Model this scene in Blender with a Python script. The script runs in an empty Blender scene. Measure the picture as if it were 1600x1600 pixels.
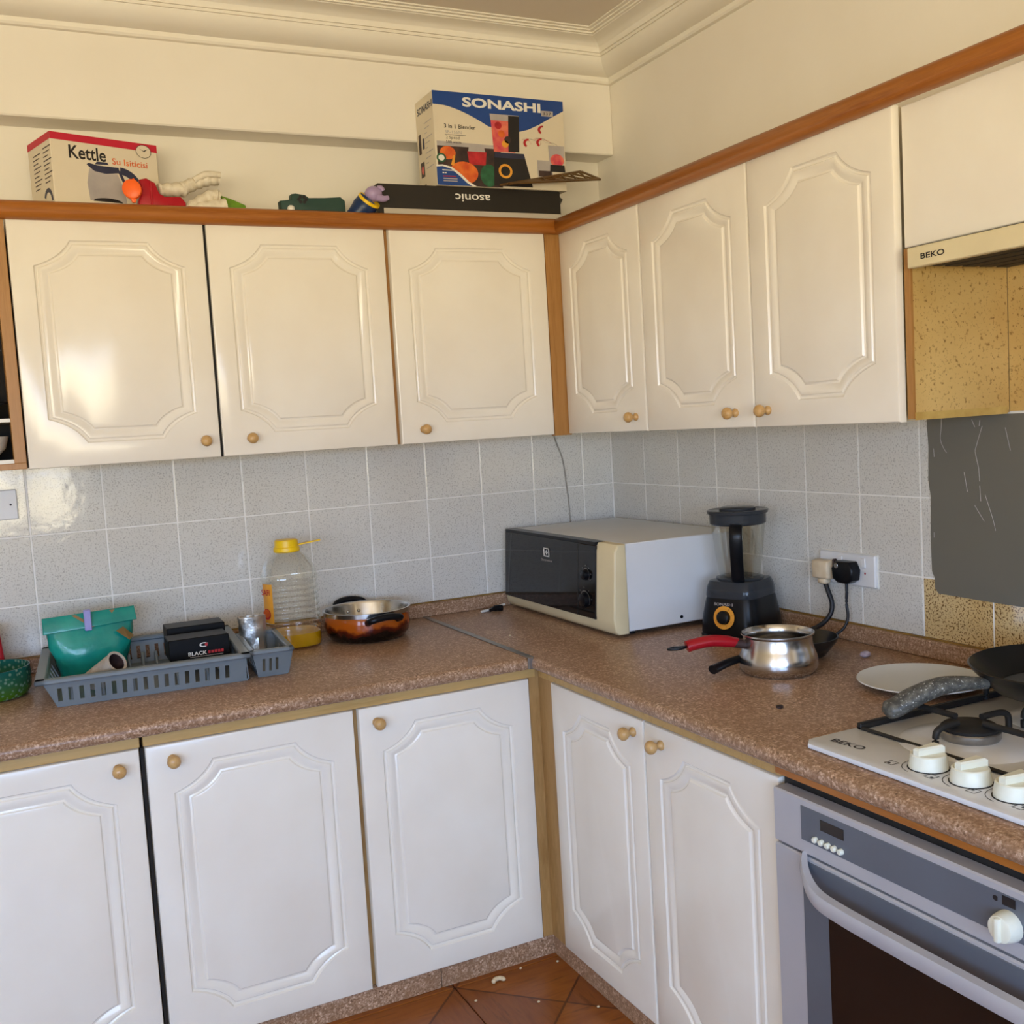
import bpy, bmesh, math, random
from mathutils import Vector, Matrix
random.seed(7)
PI = math.pi
S = bpy.context.scene
COL = S.collection

# ------------------------------------------------------------------ camera
cam = bpy.data.cameras.new('camera'); cam.sensor_width = 36; cam.lens = 1641.42/1600*36
co = bpy.data.objects.new('camera', cam); COL.objects.link(co)
co.location = (-1.9986, -3.2575, 1.4764)
co.rotation_euler = [math.radians(a) for a in (85.1005, 3.397, -26.195)]
cam.clip_start = .05
S.camera = co
# ------------------------------------------------------------------ light
# outdoors: pale blue sky above the horizon, sunlit sandy ground below it, seen by the room through its window
w = bpy.data.worlds.new('world'); S.world = w; w.use_nodes = True
nt = w.node_tree; bg = nt.nodes['Background']
tc = nt.nodes.new('ShaderNodeTexCoord'); sep = nt.nodes.new('ShaderNodeSeparateXYZ'); nt.links.new(tc.outputs['Generated'], sep.inputs[0])
mr = nt.nodes.new('ShaderNodeMapRange'); mr.inputs[1].default_value = -.03; mr.inputs[2].default_value = .03; nt.links.new(sep.outputs[2], mr.inputs[0])
mx = nt.nodes.new('ShaderNodeMix'); mx.data_type = 'RGBA'; nt.links.new(mr.outputs[0], mx.inputs[0])
GROUND, SKY = (1.12, .97, .68, 1), (.53, .78, 1.27, 1)
mx.inputs[6].default_value = GROUND; mx.inputs[7].default_value = SKY
nt.links.new(mx.outputs[2], bg.inputs[0]); bg.inputs[1].default_value = 16.3
def portal(loc, sx, sy, rz=0):
    l = bpy.data.lights.new('window_portal', 'AREA'); l.shape = 'RECTANGLE'; l.size = sx; l.size_y = sy
    l.cycles.is_portal = True
    o = bpy.data.objects.new('window_portal', l); COL.objects.link(o); o.location = loc; o.rotation_euler = (PI/2, 0, rz)
WX0, WX1, WZ0, WZ1 = -4.1, -1.48, .88, 1.98
portal(((WX0+WX1)/2, -5.255, (WZ0+WZ1)/2), WX1-WX0, WZ1-WZ0)
VY0, VY1 = -4.75, -3.75      # unseen side window added in the left wall to brighten the right-hand surfaces
portal((-4.405, (VY0+VY1)/2, (WZ0+WZ1)/2), VY1-VY0, WZ1-WZ0, -PI/2)
S.view_settings.view_transform = 'Standard'
S.view_settings.look = 'None'
S.view_settings.exposure = 0.0
S.view_settings.gamma = 1.0
S.view_settings.use_curve_mapping = False

# ------------------------------------------------------------------ materials
MATS = {}
def lin(c):
    f = lambda v: v/12.92 if v <= .04045 else ((v+.055)/1.055)**2.4
    return tuple(f(x/255) for x in c)+(1,)
def mat(name, rgb=(200, 200, 200), rough=.5, metal=0, trans=0, ior=1.45, alpha=1, emit=None):
    m = bpy.data.materials.new(name); m.use_nodes = True
    b = m.node_tree.nodes['Principled BSDF']
    b.inputs['Base Color'].default_value = lin(rgb); b.inputs['Roughness'].default_value = rough
    b.inputs['Metallic'].default_value = metal; b.inputs['Transmission Weight'].default_value = trans
    b.inputs['IOR'].default_value = ior; b.inputs['Alpha'].default_value = alpha
    MATS[name] = m
    return m
class N:
    def __init__(s, m): s.t = m.node_tree; s.b = s.t.nodes['Principled BSDF']
    def n(s, ty, **kw):
        x = s.t.nodes.new(ty)
        for k, v in kw.items():
            if k in x.inputs.keys(): x.inputs[k].default_value = v
            else: setattr(x, k, v)
        return x
    def l(s, a, b): s.t.links.new(a, b)
    def pos(s, scale=(1, 1, 1), rot=(0, 0, 0)):
        g = s.n('ShaderNodeNewGeometry'); mp = s.n('ShaderNodeMapping')
        mp.inputs['Scale'].default_value = scale; mp.inputs['Rotation'].default_value = rot
        s.l(g.outputs['Position'], mp.inputs['Vector']); return mp.outputs[0]
    def noise(s, vec, scale, detail=3, rough=.5):
        x = s.n('ShaderNodeTexNoise'); x.inputs['Scale'].default_value = scale
        x.inputs['Detail'].default_value = detail; x.inputs['Roughness'].default_value = rough
        s.l(vec, x.inputs['Vector']); return x.outputs['Fac']
    def ramp(s, fac, stops):
        r = s.n('ShaderNodeValToRGB'); e = r.color_ramp.elements
        while len(e) < len(stops): e.new(.5)
        for i, (p, c) in enumerate(stops):
            e[i].position = p; e[i].color = lin(c) if len(c) == 3 else c
        s.l(fac, r.inputs['Fac']); return r.outputs['Color']
    def mix(s, fac, a, b):
        x = s.n('ShaderNodeMix', data_type='RGBA')
        if isinstance(fac, float): x.inputs['Factor'].default_value = fac
        else: s.l(fac, x.inputs['Factor'])
        for sock, v in ((x.inputs[6], a), (x.inputs[7], b)):
            if isinstance(v, tuple): sock.default_value = lin(v)
            else: s.l(v, sock)
        return x.outputs[2]
    def bump(s, h, strength=.2, dist=.002):
        x = s.n('ShaderNodeBump'); x.inputs['Strength'].default_value = strength; x.inputs['Distance'].default_value = dist
        s.l(h, x.inputs['Height']); s.l(x.outputs[0], s.b.inputs['Normal'])
    def col(s, c): s.l(c, s.b.inputs['Base Color'])
BW = [(0, (0, 0, 0, 1)), (1, (1, 1, 1, 1))]
def bw(a, b): return [(a, (0, 0, 0, 1)), (b, (1, 1, 1, 1))]
def noisy(name, c1, c2, rough, scale=8, bump=.05, metal=0, bs=60):
    m = mat(name, c1, rough, metal); n = N(m); p = n.pos()
    n.col(n.ramp(n.noise(p, scale, 4), [(.3, c1), (.7, c2)]))
    if bump: n.bump(n.noise(p, bs, 3), bump)
    return m
noisy('wall_paint', (240, 233, 220), (235, 227, 212), .75, 3, .12, bs=40)
noisy('ceiling_paint', (228, 218, 202), (224, 212, 196), .8, 3, .1)
noisy('cornice_paint', (240, 234, 220), (236, 228, 212), .6, 4, .05)
noisy('door_paint', (240, 234, 222), (234, 226, 212), .17, 5, .05, bs=26)
noisy('carcass', (225, 214, 190), (214, 200, 172), .5, 5, 0)
noisy('shade_black', (20, 17, 15), (28, 24, 20), .8, 5, 0)  # near-black colour standing in for shade in gaps and recesses
noisy('white_plastic', (232, 230, 222), (226, 222, 210), .35, 8, 0)
noisy('hob_enamel', (224, 228, 234), (216, 218, 222), .22, 5, .02)
noisy('knob_white', (238, 238, 224), (226, 226, 206), .35, 20, 0)
noisy('black_plastic', (13, 14, 17), (19, 20, 24), .3, 20, 0)
noisy('black_matte', (24, 23, 22), (36, 34, 32), .6, 40, .1)
noisy('black_glass', (14, 14, 15), (18, 18, 19), .06, 3, 0)
noisy('cream_plastic', (226, 212, 172), (216, 200, 160), .4, 6, 0)
noisy('mw_body', (226, 228, 230), (220, 221, 222), .4, 4, 0)
noisy('silver_paint', (190, 190, 194), (182, 182, 188), .4, 6, 0, .25)
noisy('oven_dark', (106, 112, 122), (100, 105, 114), .35, 6, 0, .2)
noisy('oven_glass', (36, 25, 19), (28, 19, 15), .12, 5, 0)
noisy('steel', (206, 205, 204), (192, 190, 188), .2, 4, .0, 1)
noisy('alu', (168, 166, 162), (140, 138, 134), .35, 30, 0, .9)
noisy('grey_plastic', (122, 130, 134), (112, 120, 124), .42, 9, 0)
noisy('red_plastic', (176, 16, 34), (156, 12, 28), .3, 9, 0)
noisy('orange_plastic', (255, 112, 40), (246, 98, 30), .4, 9, 0)
noisy('yellow_plastic', (246, 204, 20), (236, 190, 10), .35, 9, 0)
noisy('purple_plastic', (170, 148, 186), (156, 134, 172), .4, 9, 0)
noisy('blue_plastic', (18, 48, 92), (14, 38, 78), .35, 9, 0)
noisy('toy_green', (42, 70, 62), (34, 58, 52), .5, 9, .1)
noisy('leaf_green', (118, 158, 40), (100, 140, 30), .6, 90, .2)
noisy('glove_cloth', (232, 222, 200), (212, 200, 176), .85, 60, .4, bs=300)
noisy('lilac_plastic', (160, 156, 208), (148, 142, 198), .4, 9, 0)
noisy('card_white', (226, 214, 190), (218, 205, 180), .6, 5, .03)
noisy('card_grey', (196, 186, 172), (186, 176, 160), .6, 5, .03)
noisy('card_black', (30, 26, 22), (36, 31, 26), .45, 5, 0)
noisy('carton_gloss', (10, 10, 11), (14, 13, 13), .4, 5, 0)
MATS['carton_gloss'].node_tree.nodes['Principled BSDF'].inputs['Specular IOR Level'].default_value = .2
noisy('card_red', (200, 30, 56), (190, 26, 50), .5, 5, 0)
noisy('print_blue', (32, 74, 146), (28, 64, 132), .4, 4, 0)
noisy('print_white', (238, 234, 226), (230, 226, 216), .5, 4, 0)
noisy('print_black', (28, 24, 26), (34, 30, 30), .5, 4, 0)
noisy('print_navy', (40, 42, 66), (50, 52, 78), .5, 12, 0)
noisy('print_grey', (186, 178, 172), (166, 158, 156), .5, 16, 0)
noisy('print_pink', (206, 60, 84), (232, 128, 96), .5, 40, 0)
noisy('print_orange', (232, 120, 44), (206, 78, 30), .5, 40, 0)
noisy('print_red', (156, 26, 34), (200, 44, 50), .5, 40, 0)
noisy('print_green', (46, 108, 72), (30, 76, 50), .5, 40, 0)
noisy('print_brown', (74, 52, 46), (40, 30, 32), .5, 30, 0)
noisy('print_amber', (240, 170, 60), (226, 150, 44), .5, 20, 0)
noisy('lattice_brown', (104, 74, 32), (84, 58, 26), .45, 20, 0)
noisy('foil', (240, 239, 236), (220, 218, 214), .34, 30, .8, 1, bs=60)
noisy('tube_card', (196, 184, 168), (170, 156, 140), .8, 60, .3)
noisy('pouch_teal', (30, 152, 134), (18, 128, 116), .2, 12, .9, bs=26)
noisy('pouch_gold', (150, 118, 70), (128, 98, 54), .4, 12, 0)
noisy('plate_white', (222, 224, 222), (214, 216, 214), .3, 5, 0)
noisy('pan_black', (22, 21, 20), (30, 28, 26), .3, 20, 0)
noisy('crumb_white', (226, 206, 170), (206, 184, 146), .8, 60, .2)
noisy('scrap', (190, 178, 186), (150, 132, 146), .7, 90, .2)
noisy('grout', (240, 237, 230), (232, 228, 220), .6, 30, .1)
noisy('floor_grout', (70, 34, 16), (54, 26, 12), .8, 30, .1)
noisy('soot', (46, 40, 34), (64, 56, 46), .7, 60, 0)
noisy('cable', (24, 25, 30), (30, 31, 36), .45, 9, 0)
noisy('dusty_cable', (140, 132, 122), (176, 170, 160), .7, 120, .2)
noisy('grease_lip', (206, 176, 104), (184, 150, 80), .5, 30, .1)
noisy('ivory_plug', (224, 206, 176), (206, 182, 146), .45, 30, 0)
noisy('socket_white', (226, 226, 226), (218, 216, 214), .35, 10, 0)
def thin_clear(name, tint, gloss, body, rough=.08, metal=0):
    """thin clear sheet: mostly see-through, a little surface gloss, a trace of its own colour"""
    m = mat(name, body, rough, metal); t = m.node_tree; b = t.nodes['Principled BSDF']; out = t.nodes['Material Output']
    tr = t.nodes.new('ShaderNodeBsdfTransparent'); tr.inputs[0].default_value = lin(tint)
    lw = t.nodes.new('ShaderNodeLayerWeight'); lw.inputs[0].default_value = .25
    mp = t.nodes.new('ShaderNodeMapRange'); mp.inputs[3].default_value = gloss[0]; mp.inputs[4].default_value = gloss[1]
    t.links.new(lw.outputs['Facing'], mp.inputs[0])
    ms = t.nodes.new('ShaderNodeMixShader'); t.links.new(mp.outputs[0], ms.inputs[0])
    t.links.new(tr.outputs[0], ms.inputs[1]); t.links.new(b.outputs[0], ms.inputs[2]); t.links.new(ms.outputs[0], out.inputs[0])
    return m
thin_clear('clear_plastic', (250, 250, 247), (.06, .60), (246, 246, 244), .05, 1)
thin_clear('jar_plastic', (248, 248, 245), (.05, .50), (240, 240, 238), .05, 1)
thin_clear('window_glass', (252, 253, 252), (.01, .03), (230, 235, 235))
thin_clear('oil', (252, 218, 30), (.55, .75), (240, 192, 6), .12)
MATS['black_plastic'].node_tree.nodes['Principled BSDF'].inputs['Specular IOR Level'].default_value = .25
mat('smoke_plastic', (70, 74, 80), .15, 0, .45, 1.3)

def wood(name, c1, c2, c3, scale, rough=.35):
    m = mat(name, c1, rough); n = N(m); p = n.pos(scale)
    a = n.noise(p, 1, 6, .6); b = n.noise(p, 6, 3)
    n.col(n.mix(n.ramp(b, bw(.45, .75)), n.ramp(a, [(.3, c1), (.55, c2), (.75, c3)]), c1))
    return m
wood('rail_wood_x', (172, 106, 42), (158, 94, 34), (138, 76, 26), (3, 60, 60), .3)
wood('rail_wood_y', (172, 106, 42), (158, 94, 34), (138, 76, 26), (60, 3, 60), .3)
wood('post_wood', (176, 128, 72), (164, 116, 60), (146, 98, 48), (60, 60, 3), .4)
wood('base_wood', (178, 140, 88), (166, 128, 76), (144, 106, 58), (25, 25, 4), .45)
wood('rail_low', (196, 160, 100), (186, 150, 90), (170, 134, 76), (3, 40, 40), .45)
wood('knob_wood', (206, 168, 112), (194, 152, 94), (176, 132, 74), (60, 60, 60), .28)
# worktop laminate: fine mixed grain
m = mat('laminate', (150, 112, 88), .34); n = N(m); p = n.pos((1, 1, 1))
f1 = n.noise(p, 190, 2, .7); f2 = n.noise(p, 75, 3, .6); f3 = n.noise(p, 5, 3)
c = n.ramp(f1, [(.28, (92, 66, 48)), (.42, (148, 114, 86)), (.56, (188, 154, 126)), (.70, (230, 204, 180))])
c = n.mix(n.ramp(f2, bw(.42, .7)), c, (144, 110, 82))
n.col(n.mix(n.ramp(f3, [(.35, (0, 0, 0, 1)), (.75, (.35, .35, .35, 1))]), c, (134, 100, 72))); n.bump(f2, .05)
# wall tiles: pale grey with fine grey flecks
def tile_mat(name, base, warm, fleck, lo, hi, bump=.12):
    m = mat(name, base, .09); n = N(m); p = n.pos()
    f = n.noise(p, 230, 2, .5); g = n.noise(p, 4, 3); h = n.noise(p, 30, 2)
    base_c = n.ramp(g, [(.35, base), (.7, warm)])
    n.col(n.mix(n.ramp(f, bw(lo, hi)), base_c, fleck))
    n.bump(h, bump, .003)
    return m
tile_mat('tile', (216, 213, 205), (211, 206, 196), (182, 177, 168), .54, .66)
tile_mat('tile_greasy', (214, 190, 142), (200, 166, 108), (110, 78, 42), .52, .64)
# cooking-stained board
m = mat('greasy_board', (200, 162, 96), .34); n = N(m); p = n.pos()
a = n.noise(p, 5, 4); b = n.noise(p, 120, 2, .6); d = n.noise(p, 260, 1)
c = n.ramp(a, [(.3, (190, 152, 86)), (.7, (212, 180, 116))])
c = n.mix(n.ramp(b, bw(.58, .72)), c, (140, 106, 52)); n.col(n.mix(n.ramp(d, bw(.70, .76)), c, (60, 42, 18)))
n.bump(b, .1)
# clear film, greyish, over the tiles by the cooker
m = mat('wall_film', (122, 118, 106), .28); n = N(m)
m.node_tree.nodes['Principled BSDF'].inputs['Alpha'].default_value = .78
# floor tile with printed parquet
m = mat('floor_wood', (150, 84, 34), .3); n = N(m)
p1 = n.pos((6, 46, 1), (0, 0, .15)); p2 = n.pos((46, 6, 1), (0, 0, .15))
w1 = n.ramp(n.noise(p1, 1, 6, .6), [(.3, (128, 68, 22)), (.55, (150, 86, 30)), (.75, (92, 46, 14))])
w2 = n.ramp(n.noise(p2, 1, 6, .6), [(.3, (116, 60, 20)), (.55, (136, 76, 28)), (.75, (84, 40, 12))])
def mth(op, a, b=None):
    x = n.n('ShaderNodeMath', operation=op)
    for k_, v_ in enumerate((a, b)):
        if v_ is None: continue
        if isinstance(v_, (int, float)): x.inputs[k_].default_value = v_
        else: n.l(v_, x.inputs[k_])
    return x.outputs[0]
sx = n.n('ShaderNodeSeparateXYZ'); n.l(n.n('ShaderNodeNewGeometry').outputs['Position'], sx.inputs[0])
fu_ = mth('FRACT', mth('DIVIDE', mth('ADD', sx.outputs[0], 1.04+4.3), .43)); fv_ = mth('FRACT', mth('DIVIDE', mth('ADD', sx.outputs[1], .77+8.6), .43))
d1 = mth('SUBTRACT', fu_, fv_); d2 = mth('SUBTRACT', mth('ADD', fu_, fv_), 1)
side = mth('GREATER_THAN', mth('MULTIPLY', d1, d2), 0)
line = mth('LESS_THAN', mth('MINIMUM', mth('ABSOLUTE', d1), mth('ABSOLUTE', d2)), .010)
n.col(n.mix(mth('MULTIPLY', line, .7), n.mix(side, w1, w2), (58, 24, 8)))
# speckled pan handle
m = mat('stone_handle', (96, 96, 92), .4); n = N(m); p = n.pos()
n.col(n.mix(n.ramp(n.noise(p, 260, 1), bw(.66, .72)), n.ramp(n.noise(p, 90, 2), [(.4, (70, 70, 66)), (.7, (108, 106, 98))]), (190, 190, 184)))
# amber pot glass-enamel
m = mat('amber_glass', (150, 62, 14), .12); n = N(m); p = n.pos((1, 1, 1))
sx = n.n('ShaderNodeSeparateXYZ'); n.l(n.n('ShaderNodeNewGeometry').outputs['Position'], sx.inputs[0])
mr = n.n('ShaderNodeMapRange'); mr.inputs[1].default_value = .868; mr.inputs[2].default_value = .962; n.l(sx.outputs[2], mr.inputs[0])
ad = n.n('ShaderNodeMath', operation='MULTIPLY_ADD'); n.l(n.noise(p, 14, 3), ad.inputs[0]); ad.inputs[1].default_value = 1.3
n.l(mr.outputs[0], ad.inputs[2])
n.col(n.ramp(ad.outputs[0], [(.60, (16, 9, 7)), (.85, (84, 24, 8)), (1.0, (168, 80, 16))]))
# dotted green glass
m = mat('dotted_glass', (86, 140, 90), .12, 0, .35, 1.3); n = N(m)
v = n.n('ShaderNodeTexVoronoi'); v.inputs['Scale'].default_value = 85; n.l(n.pos(), v.inputs['Vector'])
sx = n.n('ShaderNodeSeparateXYZ'); n.l(n.n('ShaderNodeNewGeometry').outputs['Position'], sx.inputs[0])
mr = n.n('ShaderNodeMapRange'); mr.inputs[1].default_value = .86; mr.inputs[2].default_value = .93; n.l(sx.outputs[2], mr.inputs[0])
cc = n.ramp(mr.outputs[0], [(0, (86, 128, 24)), (.45, (60, 112, 76)), (1, (30, 104, 98))])
n.col(n.mix(n.ramp(v.outputs['Distance'], [(.18, (1, 1, 1, 1)), (.42, (0, 0, 0, 1))]), cc, (132, 164, 138))); n.bump(v.outputs['Distance'], .5)

# ------------------------------------------------------------------ builders
WL = {}
def wloc(o): return WL.get(o.name, Vector((0, 0, 0))) if o else Vector((0, 0, 0))
def tag(o, label=None, cat=None, group=None, kind=None):
    if label: o['label'] = label
    if cat: o['category'] = cat
    if group: o['group'] = group
    if kind: o['kind'] = kind
    return o
def link(name, me, mt, parent=None, loc=(0, 0, 0)):
    o = bpy.data.objects.new(name, me); COL.objects.link(o)
    if mt and not me.materials: me.materials.append(MATS[mt])
    if parent: o.parent = parent
    o.location = loc; WL[o.name] = wloc(parent)+Vector(loc)
    return o
def thing(name, label, cat, loc=(0, 0, 0), rotz=0, group=None, kind=None):
    o = bpy.data.objects.new(name, None); o.empty_display_size = .05; COL.objects.link(o)
    o.location = loc; o.rotation_euler = (0, 0, rotz); WL[o.name] = Vector(loc)
    return tag(o, label, cat, group, kind)
class G:
    def __init__(s): s.bm = bmesh.new()
    def box(s, a, b, bev=0, seg=1):
        vs = [s.bm.verts.new((x, y, z)) for x in (a[0], b[0]) for y in (a[1], b[1]) for z in (a[2], b[2])]
        fs = [s.bm.faces.new([vs[i] for i in f]) for f in ((0, 1, 3, 2), (4, 6, 7, 5), (0, 4, 5, 1), (2, 3, 7, 6), (0, 2, 6, 4), (1, 5, 7, 3))]
        bmesh.ops.recalc_face_normals(s.bm, faces=fs)
        if bev:
            es = list({e for f in fs for e in f.edges})
            bmesh.ops.bevel(s.bm, geom=es, offset=bev, segments=seg, profile=.5, affect='EDGES', clamp_overlap=True)
        return s
    def poly(s, pts, face=True):
        vs = [s.bm.verts.new(p) for p in pts]
        return s.bm.faces.new(vs) if face else vs
    def prism(s, pts, d, bev=0, seg=1):
        """extrude a closed 3-D polygon by vector d"""
        d = Vector(d); a = [s.bm.verts.new(p) for p in pts]; b = [s.bm.verts.new(Vector(p)+d) for p in pts]
        n = len(pts); fs = [s.bm.faces.new(a), s.bm.faces.new(b[::-1])]
        for i in range(n): fs.append(s.bm.faces.new((a[i], b[i], b[(i+1) % n], a[(i+1) % n])))
        bmesh.ops.recalc_face_normals(s.bm, faces=fs)
        if bev:
            es = [e for e in set(fs[0].edges) | set(fs[1].edges)]
            bmesh.ops.bevel(s.bm, geom=es, offset=bev, segments=seg, profile=.5, affect='EDGES', clamp_overlap=True)
        return s
    def lathe(s, prof, c=(0, 0, 0), n=32, axis=(0, 0, 1), sx=1, sy=1, cap=True, sq=0):
        """prof: (radius, height) list along axis; sq>0 gives a rounded-square section"""
        q = Vector((0, 0, 1)).rotation_difference(Vector(axis)).to_matrix(); c = Vector(c); rings = []
        for r, h in prof:
            ring = []
            for i in range(n):
                a = 2*PI*i/n+PI/n; ca, sa = math.cos(a), math.sin(a)
                k = 1
                if sq: k = (abs(ca)**sq+abs(sa)**sq)**(-1/sq)
                ring.append(s.bm.verts.new(c+q@Vector((r*k*ca*sx, r*k*sa*sy, h))))
            rings.append(ring)
        fs = []
        for a, b in zip(rings, rings[1:]):
            for i in range(n): fs.append(s.bm.faces.new((a[i], a[(i+1) % n], b[(i+1) % n], b[i])))
        if cap:
            fs.append(s.bm.faces.new(rings[0][::-1])); fs.append(s.bm.faces.new(rings[-1]))
        bmesh.ops.recalc_face_normals(s.bm, faces=fs)
        return s
    def tube(s, pts, r, n=8, sx=1):
        pts = [Vector(p) for p in pts]; rs = r if isinstance(r, (list, tuple)) else [r]*len(pts); rings = []
        up = Vector((0, 0, 1))
        for i, p in enumerate(pts):
            t = (pts[min(i+1, len(pts)-1)]-pts[max(i-1, 0)]).normalized()
            u = t.cross(up)
            if u.length < .05: u = t.cross(Vector((1, 0, 0)))
            u.normalize(); v = u.cross(t).normalized()
            rings.append([s.bm.verts.new(p+rs[i]*(sx*math.cos(2*PI*k/n)*u+math.sin(2*PI*k/n)*v)) for k in range(n)])
        fs = []
        for a, b in zip(rings, rings[1:]):
            for i in range(n): fs.append(s.bm.faces.new((a[i], a[(i+1) % n], b[(i+1) % n], b[i])))
        fs.append(s.bm.faces.new(rings[0][::-1])); fs.append(s.bm.faces.new(rings[-1]))
        bmesh.ops.recalc_face_normals(s.bm, faces=fs)
        return s
    def ball(s, c, r, n=16, sz=(1, 1, 1)):
        bmesh.ops.create_uvsphere(s.bm, u_segments=n, v_segments=n//2+2, radius=r,
                                  matrix=Matrix.Translation(c)@Matrix.Diagonal((*sz, 1)))
        return s
    def mesh(s, name, mt, smooth=0):
        me = bpy.data.meshes.new(name); s.bm.to_mesh(me); s.bm.free()
        me.materials.append(MATS[mt])
        if smooth:
            me.polygons.foreach_set('use_smooth', [True]*len(me.polygons))
            try: me.set_sharp_from_angle(angle=math.radians(smooth))
            except Exception: pass
        return me
    def build(s, name, mt, parent=None, world=False, smooth=0):
        if world and parent:
            bmesh.ops.translate(s.bm, verts=s.bm.verts, vec=-wloc(parent))
        me = s.mesh(name, mt, smooth)
        return link(name, me, None, parent)
def smooth_curve(pts, k=6):
    pts = [Vector(p) for p in pts]; out = []
    for i in range(len(pts)-1):
        p0 = pts[max(i-1, 0)]; p1 = pts[i]; p2 = pts[i+1]; p3 = pts[min(i+2, len(pts)-1)]
        for j in range(k):
            t = j/k
            out.append(.5*((2*p1)+(p2-p0)*t+(2*p0-5*p1+4*p2-p3)*t*t+(3*p1-p0-3*p2+p3)*t**3))
    out.append(pts[-1]); return out
def text(name, s, mt, parent, o, right, up, height, width=None, bold=0, shear=0, world=False, lift=.0006):
    """flat lettering: cap height 'height', its left baseline at o, running along right"""
    cu = bpy.data.curves.new('lettering', 'FONT'); cu.body = s; cu.size = 1; cu.offset = bold; cu.shear = shear
    cu.resolution_u = 3
    t = bpy.data.objects.new('lettering_tmp', cu); COL.objects.link(t)
    dg = bpy.context.evaluated_depsgraph_get()
    me = bpy.data.meshes.new_from_object(t.evaluated_get(dg))
    bpy.data.objects.remove(t)
    xs = [v.co.x for v in me.vertices]; ys = [v.co.y for v in me.vertices]
    x0, x1 = min(xs), max(xs); ky = height/.69; kx = ky if width is None else width/(x1-x0)
    right = Vector(right).normalized(); up = Vector(up).normalized(); nn = right.cross(up)
    o = Vector(o)-(wloc(parent) if world else Vector((0, 0, 0)))
    for v in me.vertices: v.co = o+right*(v.co.x-x0)*kx+up*v.co.y*ky+nn*lift
    me.materials.clear(); me.materials.append(MATS[mt])
    return link(name, me, None, parent)
def flat(name, pts, mt, parent, o, right, up, lift=.0004, world=False):
    """flat printed shape: 2-D points in the plane right/up"""
    right = Vector(right).normalized(); up = Vector(up).normalized(); nn = right.cross(up)
    o = Vector(o)-(wloc(parent) if world else Vector((0, 0, 0)))
    g = G(); f = g.poly([o+right*x+up*y+nn*lift for x, y in pts])
    return g.build(name, mt, parent)
def ell(cx, cy, rx, ry, n=20, a0=0, a1=2*PI):
    return [(cx+rx*math.cos(a0+(a1-a0)*i/n), cy+ry*math.sin(a0+(a1-a0)*i/n)) for i in range(n if abs(a1-a0) > 6.2 else n+1)]

# ------------------------------------------------------------------ the room
XL, YF, ZC = -4.4, -5.25, 2.712
CT, ZB = .849, .817          # worktop top and underside
UB, UT = 1.4276, 2.069       # wall-cabinet doors
def struct(name, g, mt, parent=None, **k):
    o = g.build(name, mt, parent, **k)
    if not parent: o['kind'] = 'structure'
    return o
floor = struct('floor', G().box((XL, YF, -.06), (0, 0, -.006)), 'floor_grout')
wall_back = struct('wall_back', G().box((XL-.1, 0, -.06), (.1, .1, ZC)), 'wall_paint')
wall_right = struct('wall_right', G().box((0, YF, -.06), (.1, 0, ZC)), 'wall_paint')
g = G(); g.box((XL-.1, YF, -.06), (XL, 0, WZ0)); g.box((XL-.1, YF, WZ1), (XL, 0, ZC))
g.box((XL-.1, YF, WZ0), (XL, VY0, WZ1)); g.box((XL-.1, VY1, WZ0), (XL, 0, WZ1))
wall_left = struct('wall_left', g, 'wall_paint')
g = G(); g.box((XL-.1, YF-.1, -.06), (.1, YF, WZ0)); g.box((XL-.1, YF-.1, WZ1), (.1, YF, ZC))
g.box((XL-.1, YF-.1, WZ0), (WX0, YF, WZ1)); g.box((WX1, YF-.1, WZ0), (.1, YF, WZ1))
wall_front = struct('wall_front', g, 'wall_paint')
ceiling = struct('ceiling', G().box((XL-.1, YF-.1, ZC), (.1, .1, ZC+.08)), 'ceiling_paint')
wf = thing('window_1', None, None, ((WX0+WX1)/2, YF, WZ0), kind='structure')
g = G(); fw = .04
g.box((WX0, YF-.08, WZ0), (WX0+fw, YF-.03, WZ1)); g.box((WX1-fw, YF-.08, WZ0), (WX1, YF-.03, WZ1))
g.box((WX0, YF-.08, WZ0), (WX1, YF-.03, WZ0+fw)); g.box((WX0, YF-.08, WZ1-fw), (WX1, YF-.03, WZ1))
for x in (-3.35, -2.6, -1.83): g.box((x-.035, YF-.08, WZ0), (x+.035, YF-.03, WZ1))
g.build('window_frame', 'white_plastic', wf, world=True)
for a, b in ((WX0+fw, -3.385), (-3.315, -2.635), (-2.565, -1.865), (-1.795, WX1-fw)):
    G().box((a, YF-.058, WZ0+fw), (b, YF-.052, WZ1-fw)).build('pane', 'window_glass', wf, world=True)
wf = thing('window_added', None, None, (XL, (VY0+VY1)/2, WZ0), kind='structure')  # second window, added out of view for more side light
g = G()
g.box((XL-.08, VY0, WZ0), (XL-.03, VY0+fw, WZ1)); g.box((XL-.08, VY1-fw, WZ0), (XL-.03, VY1, WZ1))
g.box((XL-.08, VY0+fw, WZ0), (XL-.03, VY1-fw, WZ0+fw)); g.box((XL-.08, VY0+fw, WZ1-fw), (XL-.03, VY1-fw, WZ1))
g.build('window_frame', 'white_plastic', wf, world=True)
G().box((XL-.058, VY0+fw, WZ0+fw), (XL-.052, VY1-fw, WZ1-fw)).build('pane', 'window_glass', wf, world=True)
# beam along the back wall, above the cabinets
G().box((XL, -.11, 2.368), (0, 0, ZC), .004).build('beam', 'wall_paint', wall_back, smooth=30)
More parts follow.
